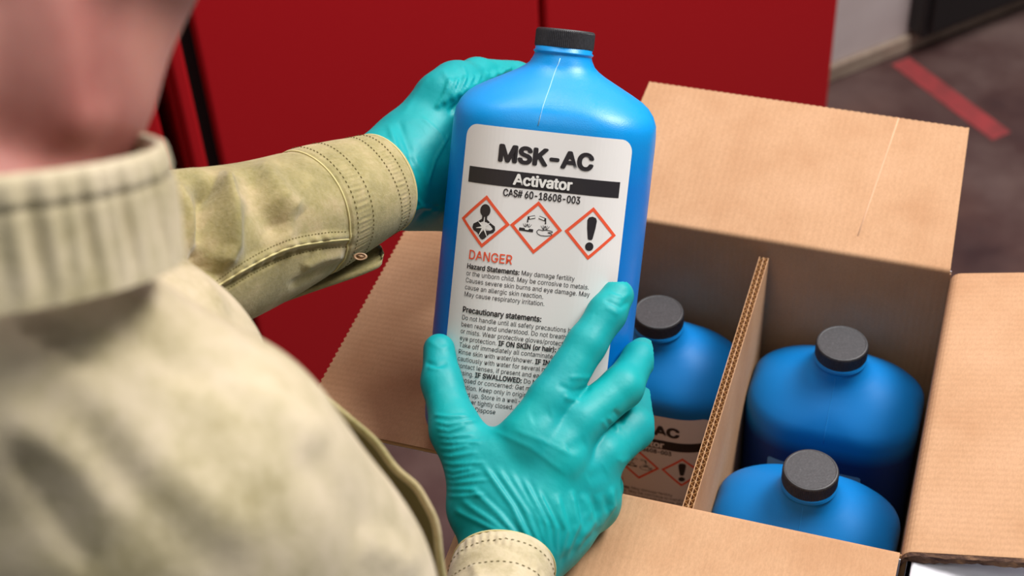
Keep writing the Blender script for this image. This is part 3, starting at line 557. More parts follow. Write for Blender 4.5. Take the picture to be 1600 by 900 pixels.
# the bottle that is held up
ax = K(815, 705, 1.05)-K(815, 705, 1.05)
up = np.array([.1045, 1.0, math.tan(R(8))]); up /= np.linalg.norm(up)
yaw = R(-4.5)
rt = np.array([1, 0, 0.]); rt = rt-up*np.dot(rt, up); rt /= np.linalg.norm(rt); bk = np.cross(up, rt)
rt2 = rt*math.cos(yaw)+bk*math.sin(yaw)
rt2 = rt2/np.linalg.norm(rt2); bk2 = np.cross(up, rt2)
pS = K(869, 190, 1.018); org = pS-up*ZS
def cdir(v): v = np.array(v, float); return v[0]*CM[0]+v[1]*CM[1]-v[2]*CM[2]
mw = np.eye(4); mw[:3, 0] = cdir(rt2); mw[:3, 1] = cdir(bk2); mw[:3, 2] = cdir(up); mw[:3, 3] = to_world(org)
held = empty('chemical_bottle', label='large blue bottle with a black cap held up in two teal gloves', cat='bottle')
held.matrix_world = Matrix(mw.tolist())
bottle_parts(held, mBot, mCap, 1.0, .011); label_parts(held, True)

# ---------------------------------------------------------------- signed-distance modelling for the figure
def cone(P, a, b, r1, r2):
    a = a.astype(np.float32); b = b.astype(np.float32); d = b-a; L = float(d@d)+1e-12
    t = ((P[0]-a[0])*d[0]+(P[1]-a[1])*d[1]+(P[2]-a[2])*d[2])/L; np.clip(t, 0, 1, out=t)
    return np.sqrt((P[0]-a[0]-t*d[0])**2+(P[1]-a[1]-t*d[1])**2+(P[2]-a[2]-t*d[2])**2)-(r1+(r2-r1)*t)
def ell(P, c_, rx, ry, rz):
    k = np.sqrt(((P[0]-c_[0])/rx)**2+((P[1]-c_[1])/ry)**2+((P[2]-c_[2])/rz)**2); return (k-1)*min(rx, ry, rz)
def smin(a, b, k):
    h = np.clip(.5+.5*(b-a)/k, 0, 1); return b+(a-b)*h-k*h*(1-h)
def chain(P, pts, k=0):           # pts: (u, v, depth, radius in px)
    out = None
    for p, q in zip(pts[:-1], pts[1:]):
        d = cone(P, K(*p[:3]), K(*q[:3]), p[3]*p[2]/FPX, q[3]*q[2]/FPX); out = d if out is None else (np.minimum(out, d) if not k else smin(out, d, k))
    return out
def grid(lo, hi, h):
    ax_ = [np.arange(lo[i], hi[i]+h, h, dtype=np.float32) for i in range(3)]
    return ax_, [ax_[0][:, None, None], ax_[1][None, :, None], ax_[2][None, None, :]]
def nets(F, ax_):
    nx_, ny_, nz_ = F.shape; ins = F < 0
    cnt = np.zeros((nx_-1, ny_-1, nz_-1), np.int8)
    for a in (0, 1):
        for b in (0, 1):
            for c_ in (0, 1): cnt += ins[a:nx_-1+a, b:ny_-1+b, c_:nz_-1+c_]
    act = (cnt > 0) & (cnt < 8); I = np.argwhere(act); idx = -np.ones(act.shape, np.int64); idx[act] = np.arange(len(I))
    acc = np.zeros((len(I), 3)); n = np.zeros(len(I))
    for (o1, o2) in [((a, b, c_), (a+1, b, c_)) for a in (0,) for b in (0, 1) for c_ in (0, 1)]+[((a, 0, c_), (a, 1, c_)) for a in (0, 1) for c_ in (0, 1)]+[((a, b, 0), (a, b, 1)) for a in (0, 1) for b in (0, 1)]:
        p = I+np.array(o1); q = I+np.array(o2); f1_ = F[p[:, 0], p[:, 1], p[:, 2]]; f2_ = F[q[:, 0], q[:, 1], q[:, 2]]
        m_ = (f1_ < 0) != (f2_ < 0); t = np.where(m_, f1_/(f1_-f2_+1e-20), 0)
        acc += np.where(m_[:, None], np.array(o1)+(np.array(o2)-np.array(o1))*t[:, None], 0); n += m_
    h = float(ax_[0][1]-ax_[0][0]); v = np.array([a[0] for a in ax_])+(I+acc/n[:, None])*h
    fs = []
    for d in range(3):
        s1 = [slice(None)]*3; s2 = [slice(None)]*3; s1[d] = slice(0, -1); s2[d] = slice(1, None)
        A = ins[tuple(s1)]; B = ins[tuple(s2)]; E_ = np.argwhere(A != B); e1, e2 = [x for x in range(3) if x != d]
        ok = (E_[:, e1] > 0) & (E_[:, e2] > 0) & (E_[:, e1] < F.shape[e1]-1) & (E_[:, e2] < F.shape[e2]-1); E_ = E_[ok]
        g = []
        for da, db in ((1, 1), (0, 1), (0, 0), (1, 0)):
            c_ = E_.copy(); c_[:, e1] -= da; c_[:, e2] -= db; g.append(idx[c_[:, 0], c_[:, 1], c_[:, 2]])
        q = np.stack(g, 1); fl = A[E_[:, 0], E_[:, 1], E_[:, 2]] ^ (d == 1)
        q[~fl] = q[~fl][:, ::-1]; fs.append(q)
    return v, np.concatenate(fs)
def relax(v, f, it=2, lam=.5):
    e1 = np.concatenate([f[:, i] for i in range(4)]); e2 = np.concatenate([f[:, (i+1) % 4] for i in range(4)])
    a = np.concatenate([e1, e2]); b = np.concatenate([e2, e1]); n = np.bincount(a, minlength=len(v)).astype(float)
    for _ in range(it):
        s = np.stack([np.bincount(a, weights=v[b, i], minlength=len(v)) for i in range(3)], 1)/np.maximum(n, 1)[:, None]; v = v+(s-v)*lam
    return v
def vnormals(v, f):
    n = np.cross(v[f[:, 2]]-v[f[:, 0]], v[f[:, 3]]-v[f[:, 1]]); out = np.zeros_like(v)
    for i in range(4):
        for k in range(3): out[:, k] += np.bincount(f[:, i], weights=n[:, k], minlength=len(v))
    return out/(np.linalg.norm(out, axis=1)[:, None]+1e-20)
def crease(v, nrm, specs):
    """raise (amp > 0) or sink (amp < 0) soft folds along lines; widths px, amp mm; only on the side of the surface that faces out"""
    u_, w_ = to_px(v); disp = np.zeros(len(v)); face = np.clip((nrm*(-v/np.linalg.norm(v, axis=1)[:, None])).sum(1)*2.0, 0, 1)
    for pts, amp, wd_ in specs:
        pts = np.array(pts, float); lo = pts.min(0)-wd_*4; hi = pts.max(0)+wd_*4
        s_ = np.where((u_ > lo[0]) & (u_ < hi[0]) & (w_ > lo[1]) & (w_ < hi[1]) & (face > 0))[0]
        if not len(s_): continue
        best = np.full(len(s_), 1e9); tt = np.zeros(len(s_)); sg = np.zeros(len(s_))
        L = np.concatenate([[0], np.cumsum(np.linalg.norm(np.diff(pts, axis=0), axis=1))]); 
        for i in range(len(pts)-1):
            a, b = pts[i], pts[i+1]; d = b-a; l2 = d@d; t = np.clip(((u_[s_]-a[0])*d[0]+(w_[s_]-a[1])*d[1])/l2, 0, 1)
            dist = np.hypot(u_[s_]-a[0]-t*d[0], w_[s_]-a[1]-t*d[1]); m_ = dist < best; best[m_] = dist[m_]; tt[m_] = ((L[i]+t*math.sqrt(l2))/L[-1])[m_]
        tap = np.clip(np.sin(np.pi*np.clip(tt, .001, .999))*2.2, 0, 1)
        disp[s_] += amp*.001*tap*(np.exp(-(best/wd_)**2))
    return v+nrm*(disp*face)[:, None]
def figure_mesh(name, v, f, mat, parent, **k):
    w_ = to_world(v) - np.array(parent['base'])
    f = f[:, ::-1]
    return obj(name, w_, f, mat, parent, smooth=True, **k)

DH = -.042
def sh(pts): return [(u_, v_, d+DH, r_) for u_, v_, d, r_ in pts]
base = np.array([-.33, -.42, 0.0])
person = empty('person', tuple(base), label='person in a khaki canvas shirt and teal gloves lifting a bottle over the carton', cat='person'); person['base'] = base.tolist()

# right hand (thumb at the left edge of the bottle)
RH = dict(
    thumb=sh([(760, 765, 1.000, 52), (712, 672, 1.012, 39), (690, 597, 1.030, 30), (686, 546, 1.042, 25)]),
    index=sh([(828, 680, .998, 44), (862, 625, 1.003, 37), (916, 538, 1.014, 31), (948, 490, 1.022, 30), (965, 462, 1.028, 26)]),
    middle=sh([(878, 705, .998, 42), (905, 660, 1.003, 37), (972, 605, 1.018, 33), (998, 560, 1.040, 26), (1003, 550, 1.050, 23)]),
    ring=sh([(905, 745, 1.005, 42), (940, 712, 1.012, 37), (988, 668, 1.035, 35), (997, 632, 1.062, 27), (992, 622, 1.075, 24)]),
    pinky=sh([(925, 790, 1.025, 42), (940, 762, 1.050, 32), (925, 742, 1.080, 26), (900, 736, 1.092, 22)]))
def hand_field(P, H, palm, dr=0.0, kp=.010, kf=.0018):
    fin = None
    for nme, pts in H.items():
        if nme == 'thumb': continue
        d = chain(P, pts, .004); fin = d if fin is None else smin(fin, d, kf)
    th = chain(P, H['thumb'], .006)
    pl = None
    for seg_ in palm: d = chain(P, seg_, 0); pl = d if pl is None else smin(pl, d, .014)
    o = smin(pl, fin, kp); o = smin(o, th, .016); return o+dr
RP = [sh([(745, 800, 1.00, 44), (790, 720, 1.000, 45), (835, 690, 1.000, 42)]),
      sh([(800, 830, .995, 60), (870, 730, .998, 50)]),
      sh([(860, 830, 1.005, 56), (925, 775, 1.012, 46)]),
      sh([(772, 905, .988, 56), (800, 830, .995, 70)]), sh([(808, 905, .988, 50), (850, 820, 1.0, 70)]),
      sh([(775, 960, .955, 54), (785, 900, .985, 60)])]
ax_, P = grid((-.060, -.19, -1.09), (.088, .004, -.885), .00115)
F = hand_field(P, RH, RP)
v, f = nets(F, ax_); v = relax(v, f, 3); nm = vnormals(v, f)
sp = []
# stretch folds fanning out of the cuff over the back of the hand
fan = [((838, 868), (800, 790), (752, 722)), ((846, 872), (822, 800), (775, 728)), ((852, 874), (838, 810), (795, 735)), ((858, 876), (852, 818), (815, 745)),
       ((862, 880), (868, 825), (835, 760)), ((866, 884), (884, 830), (868, 770)), ((880, 872), (902, 820), (892, 765)), ((896, 862), (924, 815), (915, 770)),
       ((915, 842), (940, 800), (935, 770)), ((932, 830), (958, 790), (955, 760)), ((826, 862), (778, 800), (735, 760)), ((812, 848), (760, 806), (716, 776)), ((790, 836), (745, 812), (708, 795))]
for i, l in enumerate(fan): sp.append((l, 1.1 if i % 3 else 1.5, 5.0+(i % 3))); sp.append((tuple((a+9, b+2) for a, b in l), -.8, 4))
# short folds at the base of the thumb
for i in range(13):
    y = 648+i*10.5; L0 = 60+12*math.sin(i*2.1)
    sp.append((((676+i*1.6, y), (700+i, y+3+2*math.sin(i)), (676+L0+i*2, y-2+4*math.cos(i*1.7))), .75, 3.0))
# knuckle hollows and finger creases
sp += [(((828, 655), (862, 645)), -.7, 11), (((885, 704), (918, 690)), -.8, 11), (((918, 750), (948, 735)), -.7, 11),
       (((870, 600), (895, 612), (925, 606)), -.7, 5), (((880, 620), (905, 628)), .8, 4), (((888, 590), (925, 590)), .6, 4),
       (((944, 468), (970, 480), (985, 470)), -.7, 3.5), (((950, 458), (972, 466), (986, 458)), .5, 3), (((945, 480), (968, 492)), .4, 3),
       (((668, 532), (690, 545), (706, 540)), .4, 4), (((664, 566), (684, 572), (700, 566)), -.9, 4), (((668, 574), (690, 578)), .5, 3),
       (((958, 640), (968, 652), (975, 664)), -1.0, 4), (((948, 650), (960, 662), (968, 676)), .8, 3.5), (((940, 655), (950, 672)), .6, 3.5),
       (((990, 640), (975, 660), (960, 668)), .7, 4), (((800, 670), (850, 690), (905, 716)), .35, 4), (((760, 668), (830, 700), (890, 745)), .35, 4),
       (((735, 620), (745, 650), (758, 672)), -.5, 8), (((906, 770), (918, 800), (906, 840)), .9, 6), (((965, 715), (972, 722), (985, 716)), .5, 4)]
v = crease(v, nm, sp)
gR = figure_mesh('glove', v, f, MT(mGlove), person, label='teal glove in front of the bottle, fingers spread')

# left hand, reaching behind the bottle
LHd = dict(
    thumb=sh([(640, 310, 1.10, 40), (715, 330, 1.135, 32), (775, 338, 1.185, 24), (810, 340, 1.19, 20)]),
    index=sh([(700, 150, 1.10, 42), (745, 122, 1.135, 31), (800, 122, 1.165, 27), (850, 130, 1.185, 24)]),
    middle=sh([(700, 195, 1.12, 38), (760, 182, 1.175, 27), (830, 185, 1.19, 24), (870, 190, 1.19, 21)]),
    ring=sh([(695, 240, 1.12, 38), (760, 235, 1.180, 26), (830, 240, 1.19, 24), (865, 246, 1.19, 21)]),
    pinky=sh([(680, 285, 1.12, 36), (750, 285, 1.180, 24), (800, 292, 1.19, 22), (835, 298, 1.19, 19)]))
LP = [sh([(590, 288, 1.075, 66), (640, 255, 1.095, 70)]), sh([(640, 255, 1.095, 70), (690, 165, 1.105, 50), (712, 138, 1.11, 42)]),
      sh([(650, 260, 1.10, 72), (690, 240, 1.12, 58)]), sh([(655, 295, 1.10, 52), (690, 300, 1.12, 44)]), sh([(540, 308, 1.045, 62), (600, 286, 1.075, 69)])]
ax_, P = grid((-.118, .020, -1.18), (.045, .158, -.955), .0013)
F = hand_field(P, LHd, LP, kp=.008)
v, f = nets(F, ax_); v = relax(v, f, 3); nm = vnormals(v, f)
sp = []
for i in range(9): # gathered folds between finger and palm at the bottle's shoulder
    x = 702+i*12; sp.append((((x-22, 172-i*6.5), (x-8, 150-i*5), (x+2, 122-i*2)), 1.3, 3.6)); 
sp += [(((700, 178), (722, 160), (760, 140)), -2.0, 6), (((606, 192), (622, 240), (640, 300)), .9, 5), (((622, 188), (640, 235), (646, 260)), -.8, 6), (((636, 232), (660, 268), (672, 300)), .4, 5),
       (((620, 300), (650, 312), (672, 330)), .5, 4), (((705, 205), (680, 250), (668, 290)), .4, 2.2), (((655, 180), (690, 210), (700, 240)), .25, 3),
       (((640, 330), (660, 322), (685, 330)), .8, 4), (((600, 215), (612, 232), (620, 262)), .9, 4), (((650, 345), (665, 330), (690, 322)), -.6, 4), (((626, 182), (668, 120), (700, 102)), .3, 6), (((690, 108), (705, 130), (700, 150)), .5, 5), (((720, 98), (728, 118), (722, 140)), .5, 4)]
v = crease(v, nm, [(a, b*1.6, c*.9) for a, b, c in sp])
gL = figure_mesh('glove', v, f, MT(mGlove), person, label='teal glove reaching behind the bottle')

# sleeves: lofted tubes that follow the forearms
def loft(path, nseg, nth, fn=None):
    """path: (u, v, depth, radius px) in order; Catmull-Rom; returns camera-space verts/quads grid (nseg+1, nth)"""
    A = np.array([[*K(u_, v_, d), r_*d/FPX] for u_, v_, d, r_ in path]); n = len(A); out = []
    for i in range(nseg+1):
        x = i/nseg*(n-1); k = min(int(x), n-2); t = x-k; p0 = A[max(k-1, 0)]; p1 = A[k]; p2 = A[k+1]; p3 = A[min(k+2, n-1)]
        out.append(.5*((2*p1)+(-p0+p2)*t+(2*p0-5*p1+4*p2-p3)*t*t+(-p0+3*p1-3*p2+p3)*t**3))
    out = np.array(out); tn = np.gradient(out[:, :3], axis=0); tn /= np.linalg.norm(tn, axis=1)[:, None]
    V = np.zeros((nseg+1, nth, 3)); zax = np.array([0, 0, 1.])
    for i in range(nseg+1):
        x = np.cross(tn[i], zax); x /= np.linalg.norm(x); y = np.cross(x, tn[i])
        th = np.linspace(0, 2*math.pi, nth, endpoint=False)
        r_ = out[i, 3]*np.ones(nth)
        if fn: r_ = r_+fn(i/nseg, th)
        V[i] = out[i, :3]+(np.cos(th)*r_)[:, None]*x+(np.sin(th)*r_)[:, None]*y
    return V
def loft_mesh(V, inward=None):
    ns_, nt = V.shape[:2]; v = V.reshape(-1, 3); f = []
    i, j = np.meshgrid(np.arange(ns_-1), np.arange(nt), indexing='ij'); a = (i*nt+j).ravel(); b = (i*nt+(j+1) % nt).ravel()
    f = np.stack([a, b, b+nt, a+nt], 1); return v, f
def orient(v, f, centre_line):
    """make quads wind so that to_world + flip in figure_mesh gives outward normals"""
    n = vnormals(v, f); c_ = centre_line; s_ = ((v-c_)*n).sum()
    return f if s_ > 0 else f[:, ::-1]
def sleeve(path, nseg, nth, specs, rim_in=.0022, fn=None, name='sleeve', mat=mShirt, label=None, cut=0):
    V = loft(path, nseg, nth, fn)
    c_ = V.mean(1, keepdims=True)
    # turn the rim (first ring) in and back down inside, so that cloth has thickness
    r0 = V[0]-c_[0]; d0 = (c_[0]-c_[6]); d0 = d0/np.linalg.norm(d0)
    rings = [c_[k]+(V[k]-c_[k])*(1-rim_in/np.linalg.norm(V[k]-c_[k], axis=1)[:, None]) for k in (24, 12, 4, 1)]
    rings.append(c_[0]+r0*(1-rim_in*.6/np.linalg.norm(r0, axis=1)[:, None])+d0*.0006)
    V2 = np.concatenate([np.array(rings), V]); v, f = loft_mesh(V2); cl = np.repeat(np.concatenate([c_[[24, 12, 4, 1, 0]], c_]), nth, axis=1).reshape(-1, 3)
    nmask = 5*nth
    f2 = f[nmask:] ; n_ = vnormals(v, f2); sgn = 1 if ((v-cl)[nmask:]*n_[nmask:]).sum() > 0 else -1
    if sgn < 0: f = f[:, ::-1]
    n_ = vnormals(v, f); n_[:nmask] = 0; v = crease(v, n_, specs)
    return figure_mesh(name, v, f, MT(mat), person, **({'label': label} if label else {})), v, f
LSL = [(594, 287, 1.0, 74), (582, 292, .995, 77), (548, 307, .985, 86), (482, 332, .965, 99), (400, 362, .94, 113), (318, 388, .915, 126), (240, 408, .89, 134), (150, 425, .86, 140), (60, 420, .82, 150), (-20, 380, .77, 165)]
def fnL(s, th):
    i = s*330; r_ = .0016*np.sin(3*th+s*9)*min(1, s*3)+.0010*np.sin(2*th+1)
    pk = np.sin(78*th+2*np.sin(5*th))+.6*np.sin(47*th+1)
    for a, b in ((31, 47), (88, 104)): r_ = r_+.0002*pk*max(0.0, math.sin(math.pi*min(1, max(0, (i-a)/(b-a)))))
    return r_+(.0009 if i < 107 else 0)-.0006*math.exp(-((i-110)/3)**2)
spL = [(((405, 246), (425, 285), (470, 335)), 4.94, 15), (((392, 262), (400, 310), (440, 372)), -4.75, 20), (((348, 262), (358, 320), (356, 385), (340, 430)), 8.5, 13), (((322, 268), (322, 340), (318, 400), (326, 445)), -12.0, 17),
       (((265, 285), (295, 330), (320, 400)), 5.70, 14), (((428, 300), (448, 345), (446, 395)), 3.42, 14), (((250, 275), (300, 268), (335, 285)), 3.80, 10), (((380, 300), (366, 350), (372, 430)), 2.85, 12),
       (((322, 452), (390, 410), (450, 382), (512, 370), (560, 368)), 2.47, 7), (((325, 465), (395, 425), (455, 396), (512, 384), (560, 382)), -2.47, 3.5), 
       (((470, 420), (500, 405), (540, 398)), 2.28, 8), (((450, 450), (490, 428), (540, 412)), -1.90, 7)]
for i in range(22):   # puckers across the felled seam
    t = i/21; x = 330+180*t; y = 452-82*t+10*math.sin(math.pi*t)*-.6; spL.append((((x-6, y-9), (x+5, y+9)), .7*(1 if i % 2 else -1), 2.6))
sl, vL, fL = sleeve(LSL, 330, 300, spL, fn=fnL, mat=mShirt, label='left sleeve with a stitched cuff and felled seam')
def surf(vv, ff):
    return BVHTree.FromPolygons([tuple(p) for p in vv], [tuple(int(i) for i in q) for q in ff])
def drape(bvh, pts, step=3.0, lift=.0003):
    """lay a line on a surface: sampled px polyline -> camera-space points on the cloth"""
    pts = np.array(pts, float); L = np.concatenate([[0], np.cumsum(np.linalg.norm(np.diff(pts, axis=0), axis=1))]); out = []
    # smooth by Catmull-like interpolation
    for s_ in np.arange(0, L[-1], step):
        u_ = np.interp(s_, L, pts[:, 0]); w_ = np.interp(s_, L, pts[:, 1]); d = K(u_, w_, 1.0); d /= np.linalg.norm(d)
        h = bvh.ray_cast(Vector((0, 0, 0)), Vector(d))
        if h[0] is not None: out.append(np.array(h[0])-d*lift)
    return out
def bez(pts, n=24):
    A = np.array(pts, float); out = []
    k = len(A)
    for i in range(n+1):
        x = i/n*(k-1); j = min(int(x), k-2); t = x-j; p0 = A[max(j-1, 0)]; p1 = A[j]; p2 = A[j+1]; p3 = A[min(j+2, k-1)]
        out.append(.5*((2*p1)+(-p0+p2)*t+(2*p0-5*p1+4*p2-p3)*t*t+(-p0+3*p1-3*p2+p3)*t**3))
    return out
def ring_line(vv, nth, i, base_rings=5, lift=.0004, sub=1):
    r_ = vv[(base_rings+i)*nth:(base_rings+i+1)*nth]; c_ = r_.mean(0); n_ = (r_-c_)/np.linalg.norm(r_-c_, axis=1)[:, None]
    return [to_world(p)-base for p in (r_+n_*lift)[::sub]]
def ring_stitches(vv, nth, rows, name, mat, parent, r_=.00028):
    m = MB()
    for i in rows:
        p = ring_line(vv, nth, i)
        for a in range(0, len(p)-1, 4): m.tube([p[a], p[(a+1) % nth], p[(a+2) % nth]], [r_*.6, r_, r_*.6], 5)
    return m.build(name, mat, parent, smooth=True, kind='stuff')
def ring_seam(vv, nth, i, name, mat, parent, r_=.0006, lift=.0002):
    m = MB(); m.tube(ring_line(vv, nth, i, lift=lift), r_, 6, closed=True); return m.build(name, mat, parent, smooth=True)
def stitches(bvh, lines, name, mat, r_=.00028, step=2.6, dash=True, parent=None):
    m = MB()
    for l in lines:
        p = drape(bvh, bez(l), step)
        if len(p) < 3: continue
        p = [to_world(q)-base for q in p]
        if dash:
            for a in range(0, len(p)-1, 2): m.tube([p[a], (p[a]+p[a+1])/2, p[a+1]], [r_*.6, r_, r_*.6], 5)
        else: m.tube(p, r_, 6)
    return m.build(name, mat, parent, smooth=True)
bL = surf(vL, fL)
so = sl
so_lines = [[(326, 448), (390, 404), (448, 376), (505, 364), (543, 362)], [(330, 468), (395, 428), (455, 400), (512, 388), (546, 386)]]
stitches(bL, so_lines, 'stitching', MT(mThread), parent=so)['kind'] = 'stuff'
ring_stitches(vL, 300, (31, 47, 102, 88), 'stitching', MT(mThread), so)
ring_seam(vL, 300, 0, 'edge_seam', MT(mThreadP), so, .0005); ring_seam(vL, 300, 108, 'edge_seam', MT(mThreadP), so, .0006)
stitches(bL, [[(322, 458), (392, 416), (452, 388), (512, 377), (546, 374)]], 'edge_seam', MT(mThreadP), r_=.0006, step=3, dash=False, parent=so)
# cuff placket hanging below, with its button
pl_top = bez([(405, 470), (470, 425), (540, 395), (600, 378)], 22); pl_bot = bez([(412, 484), (487, 457), (560, 432), (600, 415)], 22)
m = MB(); rows = []
for i, (a, b) in enumerate(zip(pl_top, pl_bot)):
    t = i/22; d1 = .985+.03*t; d2 = .965+.022*t; e_ = math.sqrt(max(0, 1-max(0, (t-.88)/.12)**2))
    mid = (a+b)/2; a2 = mid+(a-mid)*max(e_, .1); b2 = mid+(b-mid)*max(e_, .1)
    rows.append([K(*a2, d1), K(*(a2+(b2-a2)*.4), d1-.004), K(*(a2+(b2-a2)*.8), d2-.002), K(*b2, d2), K(*(b2), d2+.0022), K(*(a2), d1+.003)])
v = [to_world(p)-base for r_ in rows for p in r_]; n = 6
f = [(i*n+j, i*n+(j+1) % n, (i+1)*n+(j+1) % n, (i+1)*n+j) for i in range(22) for j in range(n)]+[tuple(range(n)), tuple(22*n+j for j in range(n-1, -1, -1))]
o = obj('cuff_placket', v, f, MT(mShirt), sl, smooth=True)
m = MB(); bb = K(563, 401, .958); nn_ = -bb/np.linalg.norm(bb)
def discs(mb, c_, r_, th, n=20):
    x = np.cross(nn_, [0, 1, 0]); x /= np.linalg.norm(x); y = np.cross(nn_, x)
    pr_ = [(r_*.6, th*.7), (r_*.8, th), (r_, th*.8), (r_, 0), (r_*.9, -th*.3)]; v_ = []
    for q, z in pr_:
        for j in range(n): v_.append(to_world(c_+x*q*math.cos(2*math.pi*j/n)+y*.55*q*math.sin(2*math.pi*j/n)+nn_*z)-base)
    f_ = [(i*n+j, i*n+(j+1) % n, (i+1)*n+(j+1) % n, (i+1)*n+j) for i in range(4) for j in range(n)]+[tuple(range(n))]
    mb.add(v_, f_)
discs(m, bb+nn_*.0, .0042, .0016); m.build('cuff_button', MT(mButton), sl, smooth=True)

# right sleeve
RSL = [(786, 893, .932, 80), (784, 912, .922, 83), (775, 965, .90, 87), (750, 1060, .85, 100), (715, 1170, .80, 118), (655, 1270, .735, 160), (560, 1290, .71, 190), (470, 1200, .69, 200)]
spR = [(((716, 850), (770, 836), (820, 858), (850, 892)), .7, 5), (((726, 862), (772, 848), (815, 868), (840, 895)), -.5, 3), (((740, 880), (752, 920)), 1.5, 9), (((800, 880), (808, 920)), 1.0, 9)]
for i in range(26):
    a = i/25; x = 714+148*a; y = 828+70*(a*2-.7)**2*.75; spR.append((((x, y), (x-2, y+22)), .35*(1 if i % 2 else -1), 2.4))
slR, vR, fR = sleeve(RSL, 200, 220, spR, fn=lambda s, th: .001*np.sin(3*th+s*9), mat=mShirtLit, label='right sleeve cuff with a double row of stitching')
bR = surf(vR, fR)
ring_stitches(vR, 220, (24, 44), 'stitching', MT(mThread), slR)
ring_seam(vR, 220, 0, 'edge_seam', MT(mThreadP), slR, .0005)

# shirt body: chest, right shoulder and upper arm
def torso_field(P, o_=0.0):
    d = chain(P, [(-60, 610, .56, 235), (258, 800, .565, 255), (402, 962, .63, 238), (500, 1240, .72, 215)], .05)       # right shoulder and upper arm
    ch = chain(P, [(50, 545, .76, 218), (165, 650, .76, 230), (120, 900, .80, 330)], .05)                                # chest beyond
    bk_ = chain(P, [(-250, 620, .60, 260), (-60, 800, .62, 330), (0, 1300, .72, 380)], .05); bk_ = smin(bk_, chain(P, [(-60, 1100, .74, 430), (-250, 1350, .86, 430)], .05), .05)
    ls = chain(P, [(-60, 520, .72, 190), (60, 430, .82, 150)], .03)
    nb = chain(P, [(-75, 575, .522, 305), (-70, 640, .535, 330)], .01); nb = smin(nb, chain(P, [(-70, 580, .548, 300), (-60, 700, .61, 340)], .02), .01); d = smin(d, nb, .03)
    d = smin(d, bk_, .05); d = smin(d, ch, .03); d = smin(d, ls, .04)
    return d+o_
ax_, P = grid((-.56, -.46, -1.03), (.06, .075, -.38), .0046)
F = torso_field(P)
v, f = nets(F, ax_); v = relax(v, f, 4); nm = vnormals(v, f)
spT = [(((230, 420), (300, 470), (380, 560)), 3.5, 26), (((20, 505), (80, 530), (160, 570)), -4, 15), (((90, 590), (150, 700), (300, 860), (380, 900)), -1.2, 24), (((130, 590), (250, 720), (420, 860)), 2.5, 34),
       (((200, 500), (260, 560), (400, 640)), -3, 24), (((640, 800), (690, 850), (690, 900)), -4, 16), (((560, 840), (620, 870), (650, 900)), 4, 22), (((250, 330), (300, 410), (350, 500)), 4, 14), (((280, 600), (420, 620), (520, 700)), 2.5, 30),
       (((470, 700), (540, 780), (600, 870)), -2, 30), (((0, 640), (120, 720), (200, 830)), 2.5, 24), (((20, 700), (100, 820), (160, 900)), -3, 20)]
v = crease(v, nm, spT)
sh_o = figure_mesh('shirt', v, f, MT(mShirtLit), person, label='khaki canvas shirt, strong light painted pale into the cloth')
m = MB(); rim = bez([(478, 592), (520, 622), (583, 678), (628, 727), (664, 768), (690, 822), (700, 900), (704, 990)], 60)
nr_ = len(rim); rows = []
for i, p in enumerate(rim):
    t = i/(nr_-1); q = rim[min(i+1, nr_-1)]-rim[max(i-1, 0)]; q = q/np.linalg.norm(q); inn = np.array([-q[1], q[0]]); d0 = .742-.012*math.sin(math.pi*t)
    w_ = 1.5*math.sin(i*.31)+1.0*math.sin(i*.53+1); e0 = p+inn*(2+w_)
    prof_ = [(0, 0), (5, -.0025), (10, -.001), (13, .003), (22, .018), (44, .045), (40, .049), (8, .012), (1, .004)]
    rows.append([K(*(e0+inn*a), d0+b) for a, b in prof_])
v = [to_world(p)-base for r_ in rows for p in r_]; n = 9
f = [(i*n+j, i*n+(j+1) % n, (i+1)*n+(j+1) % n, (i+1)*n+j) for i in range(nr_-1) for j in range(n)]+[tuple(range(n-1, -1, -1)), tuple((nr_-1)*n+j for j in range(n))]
obj('sleeve_fold', v, f, [MT(mShirt), MT(mShirtShade)], sh_o, smooth=True, mi=[1 if k % n in (3, 4) else 0 for k in range((nr_-1)*n)]+[0, 0])  # inner band of the fold carries painted shade
# collar
def fnC(s, th): return .0011*np.sin(34*th)+.0007*np.sin(21*th+2)+.0022*np.sin(3*th+1)
CO = [(-72, 190, .500, 318), (-72, 215, .502, 324), (-74, 262, .505, 328), (-76, 318, .510, 334), (-76, 372, .515, 348), (-76, 410, .52, 368)]
A = loft(CO, 60, 420, None)
def collar_mesh():
    rings_o = []; rings_i = []
    n = 420; th = np.linspace(0, 2*math.pi, n, endpoint=False); out = []
    axis = np.array([0.05, -1.0, -.23]); axis /= np.linalg.norm(axis); x = np.cross(axis, [0, 0, 1.]); x /= np.linalg.norm(x); y = np.cross(x, axis)
    c0 = K(-72, 246, .50); ribs = .0011*np.sin(46*th+np.sin(5*th)*2)+.0008*np.sin(27*th+2)
    def rg(t, dr): # t along height 0..1
        r_ = .0645+.003*t+dr+ribs*(.3+.7*math.sin(math.pi*min(1, t*1.1)))
        tilt = .0015*np.cos(th-.3)*(1-t)
        return c0+axis*(t*.037)+(np.cos(th)*r_)[:, None]*x+(np.sin(th)*r_)[:, None]*y-axis*tilt[:, None]
    out = [rg(t, -.0035) for t in (.9, .6, .3, .1)]+[rg(-.02, -.0028), rg(-.05, -.0012), rg(-.02, .0004)]+[rg(t, .0008) for t in (.06, .15, .2)]+[rg(.22, -.0004)]+[rg(t, .0005) for t in np.linspace(.26, 1.0, 14)]
    return np.array(out)
Vc = collar_mesh(); v, f = loft_mesh(Vc)
n_ = vnormals(v, f); cc = Vc.mean((0, 1)); k_ = (np.arange(len(v)) >= 12*420)
if ((v-cc)*n_)[k_].sum() < 0: f = f[:, ::-1]
figure_mesh('collar', v, f, MT(mShirtLit), person, label='gathered standing collar')

